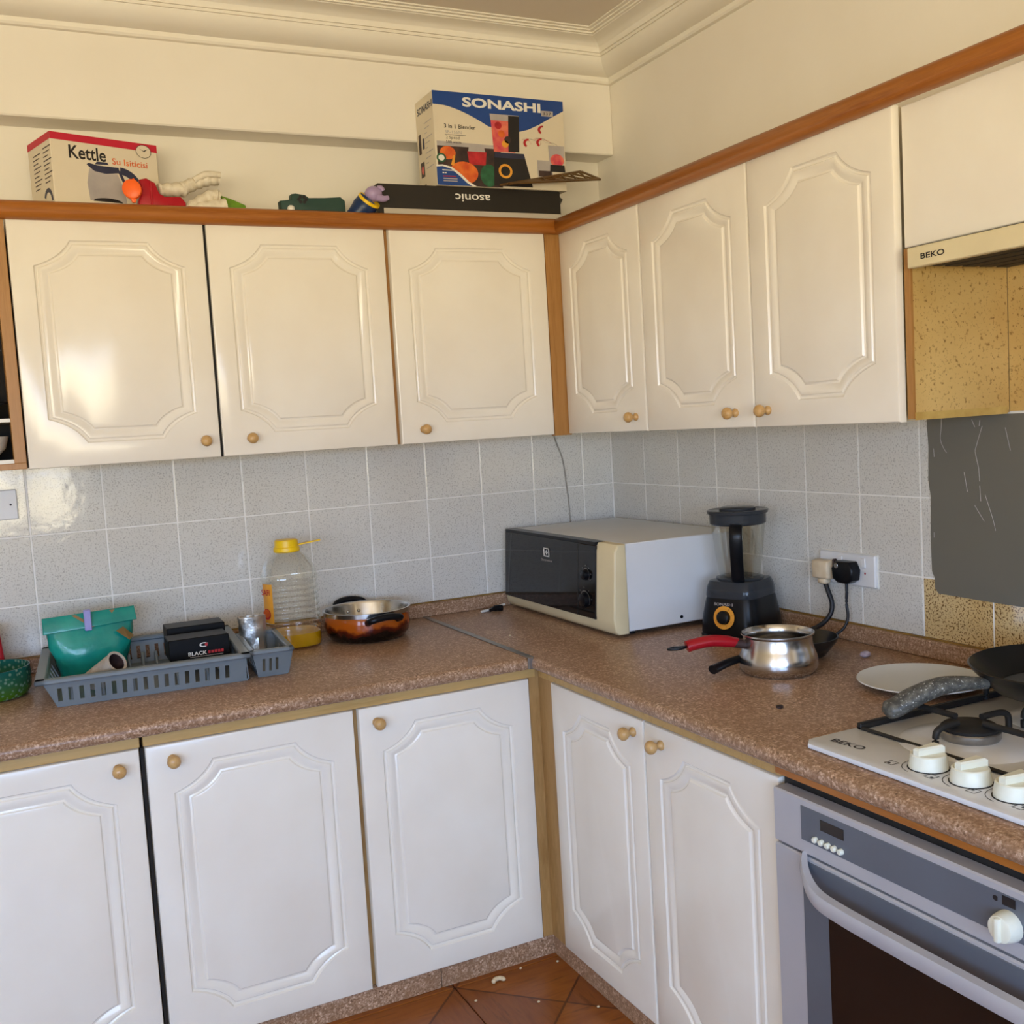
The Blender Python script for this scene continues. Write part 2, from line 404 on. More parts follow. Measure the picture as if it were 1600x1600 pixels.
# coved plaster cornice: profile (distance from wall, height)
prof = [(0, 2.600), (.016, 2.600), (.021, 2.606), (.021, 2.618), (.030, 2.619), (.046, 2.621), (.062, 2.627), (.076, 2.638), (.084, 2.652), (.086, 2.660), (.092, 2.660), (.092, 2.668),
        (.099, 2.668), (.099, 2.674), (.102, 2.683), (.110, 2.690), (.124, 2.694), (.142, 2.696), (.156, 2.697), (.158, 2.699), (.166, 2.699), (.166, 2.704), (.178, 2.704), (.178, 2.708), (.190, 2.708), (.190, ZC), (0, ZC)]
def cornice(name, fn, a, b):
    g = G(); n = len(prof)
    A = [g.bm.verts.new(fn(p, h, a)) for p, h in prof]; B = [g.bm.verts.new(fn(p, h, b)) for p, h in prof]
    fs = [g.bm.faces.new((A[i], B[i], B[(i+1) % n], A[(i+1) % n])) for i in range(n)]
    fs += [g.bm.faces.new(A), g.bm.faces.new(B[::-1])]
    bmesh.ops.recalc_face_normals(g.bm, faces=fs)
    return struct(name, g, 'cornice_paint', smooth=28)
cornice('trim_1', lambda p, h, e: (-p if e else XL, -.11-p, h), 0, 1)
cornice('trim_2', lambda p, h, e: (-p, -.11-p if e else YF, h), 0, 1)
# wall tiles, each its own piece; the joint shows the grout backing
GB = G().box((XL, -.0068, .80), (0, 0, 1.44)).build('grout', 'grout', wall_back)
GR = G().box((-.0068, -2.85, .80), (0, -.003, 1.44)).build('grout', 'grout', wall_right)
rows = [(.853, 1.042), (1.042, 1.2366), (1.2366, 1.431)]
mesh_cache = {}
def tile(wall, horiz0, horiz1, z0, z1, back, mt):
    j = .0016; w_, h_ = horiz1-horiz0-2*j, z1-z0-2*j
    key = (round(w_, 3), round(h_, 3), back, mt)
    if key not in mesh_cache:
        if back: gg = G().box((-w_/2, -.008, -h_/2), (w_/2, 0, h_/2), .0022, 2)
        else: gg = G().box((-.008, -w_/2, -h_/2), (0, w_/2, h_/2), .0022, 2)
        mesh_cache[key] = gg.mesh('tile', mt)
    c = (horiz0+horiz1)/2
    link('tile', mesh_cache[key], None, wall, (c, 0, (z0+z1)/2) if back else (0, c, (z0+z1)/2))
edges = [0.0]+[-(.1309+.2*k) for k in range(14)]
for a, b in zip(edges, edges[1:]):
    for z0, z1 in rows: tile(wall_back, b, a if a else -.009, z0, z1, True, 'tile')
edges = [-.009]+[-(.018+.2*k) for k in range(1, 14)]
for i, (a, b) in enumerate(zip(edges, edges[1:])):
    for r, (z0, z1) in enumerate(rows): tile(wall_right, b, a, z0, z1, False, 'tile_greasy' if (i >= 7 and r == 0) else 'tile')
# floor tiles
fk = None
ft = .43
for i in range(-5, 2):
    for jx in range(-9, 1):
        x0, x1 = -1.04+ft*i, -1.04+ft*(i+1); y1 = -.77+ft*jx+ft; y0 = y1-ft
        if x1 > -.70: x1 = -.70
        if x0 >= -.75: continue
        y1 = min(y1, -.72)
        if y1-y0 < .05: continue
        key = ('f', round(x1-x0, 3), round(y1-y0, 3))
        if key not in mesh_cache:
            a, b = (x1-x0)/2-.0015, (y1-y0)/2-.0015
            mesh_cache[key] = G().box((-a, -b, -.008), (a, b, 0), .0015).mesh('floor_tile', 'floor_wood')
        link('floor_tile', mesh_cache[key], None, floor, ((x0+x1)/2, (y0+y1)/2, 0))

# ------------------------------------------------------------------ doors and cabinets
def outline(w_, h_, mx, mt_, mb, cx, cz, ins):
    x0, x1, z0, z1 = mx+ins, w_-mx-ins, mb+ins, h_-mt_-ins
    cx, cz = cx-.5*ins, cz-.5*ins
    corners = [((x0, z1-cz), (x0+cx, z1)), ((x1-cx, z1), (x1, z1-cz)), ((x1, z0+cz), (x1-cx, z0)), ((x0+cx, z0), (x0, z0+cz))]
    ctr = ((x0+x1)/2, (z0+z1)/2); out = []
    for (a, b) in corners:
        mid = ((a[0]+b[0])/2, (a[1]+b[1])/2)
        sgx = 1 if ctr[0] > mid[0] else -1; sgz = 1 if ctr[1] > mid[1] else -1
        q = (mid[0]+sgx*.21*cx, mid[1]+sgz*.21*cz)
        for k in range(9):
            t = k/8
            out.append(((1-t)**2*a[0]+2*t*(1-t)*q[0]+t*t*b[0], (1-t)**2*a[1]+2*t*(1-t)*q[1]+t*t*b[1]))
    return out
def door_mesh(w_, h_, cx=.092, mx=.056):
    """front faces -y at y=0, body goes to +y; lower-left corner at x=0,z=0"""
    g = G(); bm = g.bm; th = .02; r = .005
    def ring(ins, d): return [bm.verts.new((x, d, z)) for x, z in outline(w_, h_, mx, .052, .06, cx, .066, ins)]
    def rect(i, y): return [bm.verts.new(p) for p in ((i, y, i), (w_-i, y, i), (w_-i, y, h_-i), (i, y, h_-i))]
    R = [rect(0, th), rect(0, r), rect(r*.3, r*.3), rect(r, 0)]
    for a, b in zip(R, R[1:]):
        for i in range(4): bm.faces.new((a[i], a[(i+1) % 4], b[(i+1) % 4], b[i]))
    bm.faces.new(R[0])
    pr_ = [(0, 0), (.003, .0042), (.007, .0058), (.010, .0044), (.012, .0014), (.015, .0008), (.022, .0016), (.029, .0050), (.033, .0064), (.037, .0050), (.040, .0016), (.044, .0006)]
    rings = [ring(i, d) for i, d in pr_]
    es = []
    for lp in (R[3], rings[0]):
        for i in range(len(lp)):
            e = bm.edges.get((lp[i], lp[(i+1) % len(lp)])) or bm.edges.new((lp[i], lp[(i+1) % len(lp)]))
            es.append(e)
    bmesh.ops.triangle_fill(bm, edges=es, use_beauty=True)
    for a, b in zip(rings, rings[1:]):
        n = len(a)
        for i in range(n): bm.faces.new((a[i], a[(i+1) % n], b[(i+1) % n], b[i]))
    bm.faces.new(rings[-1])
    bmesh.ops.recalc_face_normals(bm, faces=bm.faces)
    return g.mesh('door', 'door_paint', 26)
kn = G().lathe([(.0105, 0), (.0115, .003), (.0105, .006), (.0065, .009), (.006, .013), (.009, .017), (.0135, .022), (.0155, .028), (.0145, .034), (.010, .039), (.003, .041)], axis=(0, -1, 0), n=20)
KNOB = kn.mesh('knob', 'knob_wood', 60)
def add_door(parent, facing, a, b, z0, z1, plane, knob=None, **kw):
    """facing 'back': front looks to -y, a<b along x; facing 'right': front looks to -x, a>b along y"""
    w_ = abs(b-a)-.004
    me = door_mesh(w_, z1-z0, **kw)
    loc = Vector((a+.002, plane, z0)) if facing == 'back' else Vector((plane, a-.002, z0))
    d = link('door', me, None, parent, loc-wloc(parent))
    if facing == 'right': d.rotation_euler = (0, 0, -PI/2)
    if knob:
        k = link('knob', KNOB, None, d, (knob[0], 0, knob[1]))
    return d
YU, XU, YB_, XB_ = -.253, -.3137, -.7633, -.7418
def carcass(parent, a, b, mt='carcass', t=.016, open_front=None, name='body'):
    g = G(); (x0, y0, z0), (x1, y1, z1) = a, b
    g.box(a, b, .001)
    return g.build(name, mt, parent, world=True)
# wall cabinets
wc1 = thing('wall_cabinet', 'wide cream wall cabinet with two routed doors, under the kettle box', 'cabinet', (-1.42, -.12, UB))
carcass(wc1, (-1.924, YU+.022, UB+.002), (-.9, -.01, UT+.004))
G().box((-1.4305, YU+.006, UB), (-1.4257, YU+.022, UT)).build('gap_shade_strip', 'shade_black', wc1, world=True)  # black strip: shade of the gap between the doors, as colour
add_door(wc1, 'back', -1.926, -1.4295, UB, UT, YU, (.45, .047))
add_door(wc1, 'back', -1.4267, -.9047, UB, UT, YU, (.078, .047))
wc2 = thing('wall_cabinet', 'single-door cream wall cabinet beside the wooden corner post', 'cabinet', (-.62, -.12, UB))
carcass(wc2, (-.9, YU+.022, UB+.002), (-.33, -.01, UT+.004), 'post_wood')
add_door(wc2, 'back', -.8947, -.3658, UB, UT, YU, (.07, .042))
g = G(); g.box((-.3638, YU+.007, UB-.004), (-.3000, YU+.03, UT), .0005); g.box((-.3638, YU+.006, UT-.018), (-.318, YU+.0085, UT-.0165)); 
g.build('corner_post', 'post_wood', wc2, world=True)
wc3 = thing('wall_cabinet', 'narrow cream wall cabinet with one door, in the room corner', 'cabinet', (-.16, -.48, UB))
carcass(wc3, (XU+.022, -.709, UB+.002), (-.01, -.262, UT+.004))
add_door(wc3, 'right', -.246, -.7097, UB, UT, XU, (.408, .042), cx=.098, mx=.06)
wc4 = thing('wall_cabinet', 'cream wall cabinet with a pair of routed doors, next to the cooker hood', 'cabinet', (-.16, -1.18, UB))
carcass(wc4, (XU+.022, -1.632, UB+.002), (-.01, -.7117, UT+.004))
add_door(wc4, 'right', -.7117, -1.1870, UB, UT, XU, (.402, .038), cx=.098, mx=.06)
add_door(wc4, 'right', -1.1884, -1.652, UB, UT, XU, (.05, .04), cx=.098, mx=.06)
# cornice rails on top of the cabinets: rounded wooden moulding
rp = [(0, 2.066), (.010, 2.066), (.020, 2.072), (.026, 2.082), (.027, 2.094), (.024, 2.104), (.017, 2.111), (.008, 2.114), (0, 2.114)]
def rail(name, label, mt, fn):
    g = G(); n = len(rp); A = [g.bm.verts.new(fn(p, h, 0)) for p, h in rp]; B = [g.bm.verts.new(fn(p, h, 1)) for p, h in rp]
    fs = [g.bm.faces.new((A[i], B[i], B[(i+1) % n], A[(i+1) % n])) for i in range(n)]+[g.bm.faces.new(A), g.bm.faces.new(B[::-1])]
    bmesh.ops.recalc_face_normals(g.bm, faces=fs)
    return tag(g.build(name, mt, smooth=50), label, 'moulding')
rail('cabinet_moulding', 'rounded brown wooden moulding along the tops of the back-wall cabinets', 'rail_wood_x',
     lambda p, h, e: ((XU-.002-p, YU+.001-p, h) if e else (-2.75, YU+.001-p, h)))
rail('cabinet_moulding', 'rounded brown wooden moulding rising to the right above the hood-side cabinets', 'rail_wood_y',
     lambda p, h, e: ((XU-.002-p, YU+.001-p, h) if e == 0 else (XU-.002-p, -2.62, h)))
# open shelf unit at the left end
os_ = thing('open_shelf_unit', 'open shelf unit with wooden edges at the left end of the wall cabinets', 'shelf', (-2.25, -.12, UB))
G().box((-1.957, YU, UB+.018), (-1.928, -.01, UT), .001).build('side_panel', 'post_wood', os_, world=True)
G().box((-2.55, YU, UB+.018), (-2.522, -.01, UT), .001).build('side_panel', 'post_wood', os_, world=True)
G().box((-2.55, YU-.001, UB+.002), (-1.928, -.01, UB+.018), .001).build('bottom_board', 'post_wood', os_, world=True)
G().box((-2.522, YU+.006, UB+.018), (-1.957, -.02, UB+.028)).build('base_liner', 'white_plastic', os_, world=True)
G().box((-2.522, YU+.006, 1.553), (-1.957, -.02, 1.562)).build('shelf_board', 'white_plastic', os_, world=True)
G().box((-2.522, -.02, UB+.018), (-1.957, -.012, UT)).build('back_panel', 'shade_black', os_, world=True)  # shade inside the shelf unit put into the panel's near-black colour
b1 = G().lathe([(.035, 0), (.05, .004), (.075, .03), (.085, .062), (.081, .062), (.07, .03), (.045, .01), (.01, .008)], n=36, cap=True).build('bowl', 'plate_white', smooth=40)
b1.location = (-2.048, -.15, UB+.028); tag(b1, 'white bowl on the bottom of the open shelf unit', 'bowl')
b2 = thing('cooking_pot', 'black pot on the upper board of the open shelf unit', 'pot', (-2.08, -.15, 1.562))
G().lathe([(.085, 0), (.093, .006), (.096, .05), (.098, .052), (.09, .052), (.088, .01), (.01, .008)], n=36).build('vessel', 'pan_black', b2, smooth=40)
for sx in (-1, 1): G().tube(smooth_curve([(sx*.09, -.02, .04), (sx*.115, -.015, .043), (sx*.115, .015, .043), (sx*.09, .02, .04)]), .005).build('handle', 'black_plastic', b2, smooth=60)

# cooker hood housing
hc = thing('hood_cabinet', 'plain cream flap-fronted housing above the cooker hood', 'cabinet', (-.16, -2.05, UB))
G().box((-.296, -2.458, 1.782), (-.278, -1.658, 2.064), .002).build('flap_panel', 'door_paint', hc, world=True)
G().box((-.276, -2.44, 1.79), (-.01, -1.675, 2.06)).build('body', 'carcass', hc, world=True)
for y in (-1.657, -2.458):
    sp = G().box((-.291, y-.016, UB+.006), (-.012, y, 1.78 if y > -2 else 2.06)).build('side_panel', 'greasy_board', hc, world=True)
    G().box((-.297, y-.016, UB+.006), (-.291, y, 1.78)).build('edge_strip', 'post_wood', sp).location = -Vector((hc.location))
    WL[sp.name] = Vector(hc.location)
    G().box((-.293, y-.018 if y > -2 else y, UB+.003), (-.02, y-.016 if y > -2 else y+.002, UB+.019)).build('bottom_lip', 'grease_lip', sp).location = -Vector(hc.location)
G().box((-.0115, -2.44, UB+.008), (-.004, -1.674, 1.778)).build('back_board', 'greasy_board', hc, world=True)
ch = thing('cooker_hood', 'slim cream pull-out cooker hood with black lettering', 'cooker hood', (-.16, -2.05, 1.73))
G().box((-.332, -2.438, 1.734), (-.312, -1.698, 1.774), .002).build('front_lip', 'cream_plastic', ch, world=True)
G().box((-.312, -2.43, 1.742), (-.03, -1.69, 1.778), .002).build('housing', 'alu', ch, world=True)
for k in range(5): G().box((-.29+.05*k, -2.41, 1.738), (-.255+.05*k, -1.71, 1.742)).build('filter_slat', 'soot', ch, world=True)
text('lettering', 'BEKO', 'print_black', ch, (-.332, -1.733, 1.748), (0, -1, 0), (0, 0, 1), .0105, .058, .02, world=True)
# ------------------------------------------------------------------ base cabinets
DT, DB = .785, .058
def base_unit(label, facing, a, b, doors, knobs):
    mid = (a+b)/2
    t = thing('base_cabinet', label, 'cabinet', (mid, -.4, 0) if facing == 'back' else (-.4, mid, 0))
    if facing == 'back':
        G().box((a, YB_+.022, .0575), (b, -.03, ZB-.001), .001).build('body', 'base_wood', t, world=True)
        G().box((a, YB_+.004, DT+.002), (b, YB_+.022, ZB-.001), .001).build('top_rail', 'rail_low', t, world=True)
    else:
        G().box((XB_+.022, b, .0575), (-.03, a, ZB-.001), .001).build('body', 'base_wood', t, world=True)
        G().box((XB_+.004, b, DT+.002), (XB_+.022, a, ZB-.001), .001).build('top_rail', 'rail_low', t, world=True)
    for (p, q), k in zip(doors, knobs): add_door(t, facing, p, q, DB, DT, YB_ if facing == 'back' else XB_, k)
    return t
c1 = base_unit('white base cabinet at the far left, below the drying rack end', 'back', -2.772, -1.7645, [(-2.770, -2.267), (-2.264, -1.7650)], [(.07, .69), (.447, .69)])
G().box((-1.7648, YB_+.004, .05), (-1.7572, YB_+.03, DT)).build('gap_shade_strip', 'shade_black', c1, world=True)  # shade between the two base units, painted as a black strip
c2 = base_unit('white two-door base cabinet left of the inner corner', 'back', -1.757, -.745, [(-1.7568, -1.2575), (-1.2480, -.7649)], [(.058, .69), (.045, .688)])
G().box((-.7649, YB_+.006, DB-.001), (-.7300, YB_+.03, DT+.03), .0005).build('corner_post', 'base_wood', c2, world=True)
c3 = base_unit('white two-door base cabinet between the inner corner and the oven', 'right', -.765, -1.744, [(-.8348, -1.2800), (-1.2810, -1.742)], [(.404, .693), (.07, .69)])
G().box((XB_+.006, -.834, DB-.001), (XB_+.03, -.7575, DT+.03), .0005).build('corner_post', 'base_wood', c3, world=True)
# plinths with the same laminate
tag(G().box((-2.772, YB_+.012, 0), (-1.07, YB_+.03, DB-.002), .001).build('plinth', 'laminate'), 'long speckled plinth board under the white back-wall base cabinets', 'plinth')
tag(G().box((-1.068, YB_+.012, 0), (-.7285, YB_+.03, DB-.002), .0005).build('plinth', 'laminate'), 'short speckled plinth board running into the inner floor corner', 'plinth')
tag(G().box((XB_+.012, -1.744, 0), (XB_+.03, -.7516, DB-.002), .0005).build('plinth', 'laminate'), 'speckled plinth board under the cabinet beside the oven', 'plinth')
# worktops with post-formed nose and upstand
def counter(name, label, fn, depth, a0, a1):
    t = thing(name, label, 'worktop', fn(.3, 0, (a0+a1)/2))
    pr_ = [(.004, ZB), (.004, CT), (depth-.016, CT), (depth-.006, CT-.003), (depth-.001, CT-.010), (depth, CT-.017), (depth-.002, ZB+.006), (depth-.008, ZB)]
    g = G(); n = len(pr_)
    A = [g.bm.verts.new(fn(p, h, a0)) for p, h in pr_]; B = [g.bm.verts.new(fn(p, h, a1)) for p, h in pr_]
    fs = [g.bm.faces.new((A[i], B[i], B[(i+1) % n], A[(i+1) % n])) for i in range(n)]+[g.bm.faces.new(A), g.bm.faces.new(B[::-1])]
    bmesh.ops.recalc_face_normals(g.bm, faces=fs)
    g.build('slab', 'laminate', t, world=True, smooth=40)
    return t
wt1 = counter('worktop', 'brown speckled worktop along the back wall, holding the drying rack', lambda p, h, a: (a, -p, h), .793, -2.78, -.779)
wt2 = counter('worktop', 'brown speckled worktop along the right wall, holding the microwave and hob', lambda p, h, a: (-p, a, h), .772, -2.62, -.0085)
US = .893
us1 = thing('worktop_upstand', 'low speckled upstand strip along the tiles behind the drying rack', 'upstand', (-1.4, -.017, CT+.0003))
us2 = thing('worktop_upstand', 'low speckled upstand strip along the tiles behind the blender and hob', 'upstand', (-.017, -1.4, CT+.0003))
G().box((-2.78, -.026, CT+.0003), (-.0265, -.0085, US), .003).build('strip', 'laminate', us1, world=True)
G().box((-.026, -2.62, CT+.0003), (-.0085, -.0085, US), .003).build('strip', 'laminate', us2, world=True)
wood('grease_bead', (150, 116, 56), (126, 94, 44), (100, 72, 34), (9, 9, 9), .4)
G().box((-2.78, -.014, US), (-.026, -.0085, US+.004)).build('sealant', 'grease_bead', us1, world=True)
G().box((-.014, -2.62, US), (-.0085, -.026, US+.004)).build('sealant', 'grease_bead', us2, world=True)
g = G(); g.box((-.781, -.793, CT+.0002), (-.763, -.030, CT+.003), .001); g.box((-.781, -.797, ZB+.002), (-.765, -.790, CT+.003), .002)
g.build('joint_strip', 'alu', wt2, world=True)
# front wood strip under the worktop above the oven
G().box((XB_-.012, -2.57, .799), (-.70, -1.746, ZB-.001), .001).build('front_strip', 'rail_wood_y', wt2, world=True)

# ------------------------------------------------------------------ built-in oven
ov = thing('built_in_oven', 'silver built-in oven with dark glass door under the hob', 'oven', (-.4, -2.16, 0))
FX = -.770
G().box((-.735, -2.565, .03), (-.05, -1.75, .797)).build('body', 'black_matte', ov, world=True)
cp = G().box((FX, -2.555, .679), (-.735, -1.757, .780), .003).build('control_panel', 'silver_paint', ov, world=True)
WL[cp.name] = Vector(ov.location)
G().box((FX-.0015, -2.48, .7045), (FX+.002, -1.832, .7675), .001).build('control_inset', 'oven_dark', cp).location = -Vector(ov.location)
G().box((FX-.0025, -1.939, .7375), (FX, -1.883, .7565)).build('display', 'oven_glass', cp).location = -Vector(ov.location)
for k in range(5):
    y = -1.871-.0155*k
    G().lathe([(.0055, 0), (.0055, .006), (.004, .008)], (FX-.001, y, .7165), 12, (-1, 0, 0)).build('push_button', 'knob_white', cp, smooth=40).location = -Vector(ov.location)
for yk in (-2.263, -2.40):
    k = G().lathe([(.0225, 0), (.0225, .005), (.021, .016), (.019, .022), (.014, .024)], (FX-.001, yk, .724), 28, (-1, 0, 0)); k.box((FX-.031, yk-.0045, .706), (FX-.018, yk+.0045, .742), .003, 2)
    k.build('control_knob', 'knob_white', cp, smooth=35).location = -Vector(ov.location)
    flat('mark', [(-.011, 0), (.011, 0), (.011, .014), (-.011, .014)], 'print_black', cp, Vector((FX-.0018, yk, .7515))-Vector(ov.location), (0, -1, 0), (0, 0, 1))
    flat('mark', ell(0, .004, .005, .004, 12, .8, 5.4), 'print_black', cp, Vector((FX-.0018, yk+.022, .7525))-Vector(ov.location), (0, -1, 0), (0, 0, 1))
od = G().box((FX, -2.555, .07), (-.737, -1.757, .675), .003).build('oven_door', 'silver_paint', ov, world=True)
WL[od.name] = Vector(ov.location)
mo = -Vector(ov.location)
G().box((FX-.0015, -2.48, .085), (FX+.002, -1.832, .668), .001).build('door_inset', 'oven_dark', od).location = mo
G().box((FX-.0028, -2.42, .12), (FX-.001, -1.896, .597), .001).build('oven_window', 'oven_glass', od).location = mo
hp = smooth_curve([(FX+.001, -1.838, .672), (FX-.012, -1.850, .662), (FX-.028, -1.876, .646), (FX-.038, -1.912, .634), (FX-.042, -1.965, .631), (FX-.043, -2.06, .630), (FX-.043, -2.26, .630), (FX-.042, -2.345, .631), (FX-.038, -2.398, .634), (FX-.028, -2.434, .646), (FX-.012, -2.460, .662), (FX+.001, -2.472, .672)], 5)
g = G(); ringz = []
for p in hp: ringz.append([g.bm.verts.new(p+Vector(d)) for d in ((-.006, 0, .012), (.007, 0, .015), (.007, 0, -.013), (-.006, 0, -.015), (-.010, 0, 0))])
for a, b in zip(ringz, ringz[1:]):
    for i in range(5): g.bm.faces.new((a[i], a[(i+1) % 5], b[(i+1) % 5], b[i]))
g.bm.faces.new(ringz[0]); g.bm.faces.new(ringz[-1][::-1]); bmesh.ops.recalc_face_normals(g.bm, faces=g.bm.faces)
g.build('handle', 'silver_paint', od, smooth=50).location = mo

# ------------------------------------------------------------------ gas hob
hb = thing('gas_hob', 'white enamel gas hob with white knobs set into the worktop', 'hob', (-.40, -2.16, CT))
g = G(); HX0, HX1, HY0, HY1 = -.716, -.105, -2.545, -1.775
C0 = CT+.0012
g.prism([(HX0+.02, HY1, C0), (HX1, HY1, C0), (HX1, HY0, C0), (HX0+.02, HY0, C0), (HX0, HY0+.02, C0), (HX0, HY1-.02, C0)], (0, 0, .0098), .003, 2)
g.build('hob_plate', 'hob_enamel', hb, world=True, smooth=35)
HZ = CT+.011
G().box((HX0+.022, HY0+.004, CT+.0002), (HX1+.004, HY1+.003, CT+.002)).build('gasket', 'black_matte', hb, world=True)
text('lettering', 'BEKO', 'print_black', hb, (-.676, -1.808, HZ), (.10, -1, 0), (1, .10, 0), .018, .072, .015, world=True)
ks = [-2.011, -2.096, -2.178, -2.262]
for i, y in enumerate(ks):
    k = G().lathe([(.032, 0), (.032, .004), (.031, .010), (.029, .022), (.027, .024)], (-.648, y, HZ+.001), 28); k.prism([(-.674, y-.004, HZ+.02), (-.674, y+.008, HZ+.02), (-.622, y+.012, HZ+.02), (-.622, y-.012, HZ+.02)], (0, 0, .017), .003)
    kk = k.build('control_knob', 'knob_white', hb, world=True, smooth=35)
    G().lathe([(.034, 0), (.034, .0012)], (-.648, y, HZ), 28).build('knob_ring', 'black_matte', hb, world=True)
    sy = y+.052
    for a, b in (((-.009, -.009), (.009, -.0075)), ((-.009, .0075), (.009, .009)), ((-.009, -.009), (-.0075, .009)), ((.0075, -.009), (.009, .009))):
        flat('mark', [(a[0], a[1]), (b[0], a[1]), (b[0], b[1]), (a[0], b[1])], 'print_black', hb, (-.678, sy, HZ), (0, -1, 0), (1, 0, 0), world=True)
    flat('mark', ell((-.003, .003)[i % 2], (-.003, .003)[i//2], .003, .003, 10), 'print_black', hb, (-.678, sy, HZ), (0, -1, 0), (1, 0, 0), world=True)
    arc = ell(0, 0, .043, .043, 14, 2.6, 4.6); g = G()
    pts = [(x, yy) for x, yy in arc]+[(x*.97, yy*.97) for x, yy in arc[::-1]]
    flat('mark', pts, 'print_black', hb, (-.648, y, HZ), (0, -1, 0), (1, 0, 0), world=True)
burn = [(-.487, -1.958, .052), (-.255, -1.965, .04), (-.487, -2.34, .04), (-.255, -2.33, .06)]
for x, y, r in burn:
    G().lathe([(r*2.35, 0), (r*2.2, .004), (r*1.6, .007), (r*1.2, .008), (.002, .008)], (x, y, HZ), 40).build('burner_dish', 'hob_enamel', hb, world=True, smooth=40)
    bo = G().lathe([(r*.95, 0), (r, .004), (r, .014), (r*.96, .016)], (x, y, HZ+.008), 36).build('burner_head', 'alu', hb, world=True, smooth=40); WL[bo.name] = Vector(hb.location)
    G().lathe([(r*.93, 0), (r*.95, .005), (r*.85, .009), (r*.3, .010)], (x, y, HZ+.024), 36).build('burner_cap', 'black_matte', bo, smooth=40).location = -Vector(hb.location)
def rod(name, pts, r=.006): return G().tube(smooth_curve(pts, 4), r, 8).build(name, 'black_matte', hb, world=True, smooth=60)
def bar(a, b, name='support_bar'): return G().box(a, b, .002).build(name, 'black_matte', hb, world=True)
for y0, y1 in ((-2.14, -1.785), (-2.53, -2.155)):
    bar((-.588, y0, HZ+.001), (-.580, y1, HZ+.007)); bar((-.135, y0, HZ+.001), (-.127, y1, HZ+.012))
    bar((-.588, y1-.012, HZ+.001), (-.13, y1, HZ+.013)); bar((-.588, y0, HZ+.001), (-.13, y0+.012, HZ+.013))
TZ = HZ+.040
for x, y, r in burn:
    for dx, dy, ln in ((-1, 0, .085 if x < -.4 else .10), (1, 0, .10), (0, 1, .165), (0, -1, .165)):
        if dx: e = (x+dx*ln, y)
        else: e = (x, y+dy*ln)
        rod('pan_support', [(x+dx*.030, y+dy*.030, TZ), (x+(e[0]-x)*.75, y+(e[1]-y)*.75, TZ), (x+(e[0]-x)*.95, y+(e[1]-y)*.95, TZ-.006), (e[0], e[1], TZ-.018), (e[0], e[1], HZ+.004)])
# ------------------------------------------------------------------ microwave
mw = thing('microwave_oven', 'cream and white microwave with black glass front in the worktop corner', 'microwave', (-.25, -.41, CT))
MZ0, MZ1, MY0, MY1 = CT+.016, 1.116, -.752, -.062
G().box((-.435, MY0, MZ0), (-.035, MY1, MZ1), .003).build('body', 'mw_body', mw, world=True, smooth=40)
g = G(); pf = [(-.436, MZ0-.006), (-.436, MZ1), (-.462, MZ1), (-.475, MZ1-.02), (-.487, MZ0+.04), (-.482, MZ0+.006), (-.47, MZ0-.006)]
g.prism([(x, MY0-.006, z) for x, z in pf], (0, MY1-MY0+.010, 0), .006, 3).build('front_bezel', 'cream_plastic', mw, world=True, smooth=45)
def mwx(z): return -.475-(MZ1-.02-z)/(MZ1-.02-(MZ0+.04))*.012
def mwfront(name, y0, y1, z0, z1, d0, d1, mt, pr_=None):
    g = G(); g.prism([(mwx(z0)-d0, y0, z0), (mwx(z0)-d0, y1, z0), (mwx(z1)-d0, y1, z1), (mwx(z1)-d0, y0, z1)], (-d1, 0, 0), .0012)
    return g.build(name, mt, mw if not pr_ else pr_, world=not pr_)
mwfront('glass_door', -.560, MY1-.004, MZ0+.030, MZ1-.008, -.002, .006, 'black_glass')
mwfront('control_panel', -.662, -.5615, MZ0+.030, MZ1-.008, -.002, .006, 'black_glass')
G().box((-.474, -.652, MZ1-.010), (-.437, MY1+.003, MZ1+.0012), .001).build('top_trim', 'black_plastic', mw, world=True)
for y, z, r in ((-.61, 1.02, .017), (-.605, .945, .024)):
    k = G().lathe([(r, 0), (r, .003), (r*.86, .003), (r*.8, .013), (r*.7, .014)], (mwx(z)-.004, y, z), 24, (-1, 0, 0)).build('dial', 'black_plastic', mw, world=True, smooth=40)
    arc = ell(0, 0, r*1.02, r*1.02, 22); g = G(); o_ = Vector((mwx(z)-.0046, y, z))-Vector(mw.location)
    for i in range(22):
        a, b = arc[i], arc[(i+1) % 22]
        g.poly([o_+Vector((-.0002, -q[0]*s, q[1]*s)) for q, s in ((a, 1), (b, 1), (b, 1.16), (a, 1.16))])
    g.build('dial_ring', 'alu', mw)
    for q in range(7):
        a = -.6+q*.75
        G().box((o_.x-.0004, o_.y-math.cos(a)*r*1.55-.0015, o_.z+math.sin(a)*r*1.55-.0015), (o_.x, o_.y-math.cos(a)*r*1.55+.0015, o_.z+math.sin(a)*r*1.55+.0015)).build('dial_mark', 'alu', mw)
lx = mwx(1.06)-.0046
DY = -.075
for a, b in (((-.275, 1.050), (-.269, 1.078)), ((-.307, 1.050), (-.301, 1.078)), ((-.307, 1.050), (-.269, 1.0535)), ((-.307, 1.0745), (-.269, 1.078)), ((-.291, 1.057), (-.286, 1.071)), ((-.297, 1.062), (-.280, 1.066))):
    G().box((lx-.0003, a[0]+DY, a[1]), (lx, b[0]+DY, b[1])).build('emblem', 'print_white', mw, world=True)
text('lettering', 'Electrolux', 'print_grey', mw, (lx-.0012, -.252+DY, 1.036), (0, -1, 0), (.05, 0, 1), .0075, .075, world=True)
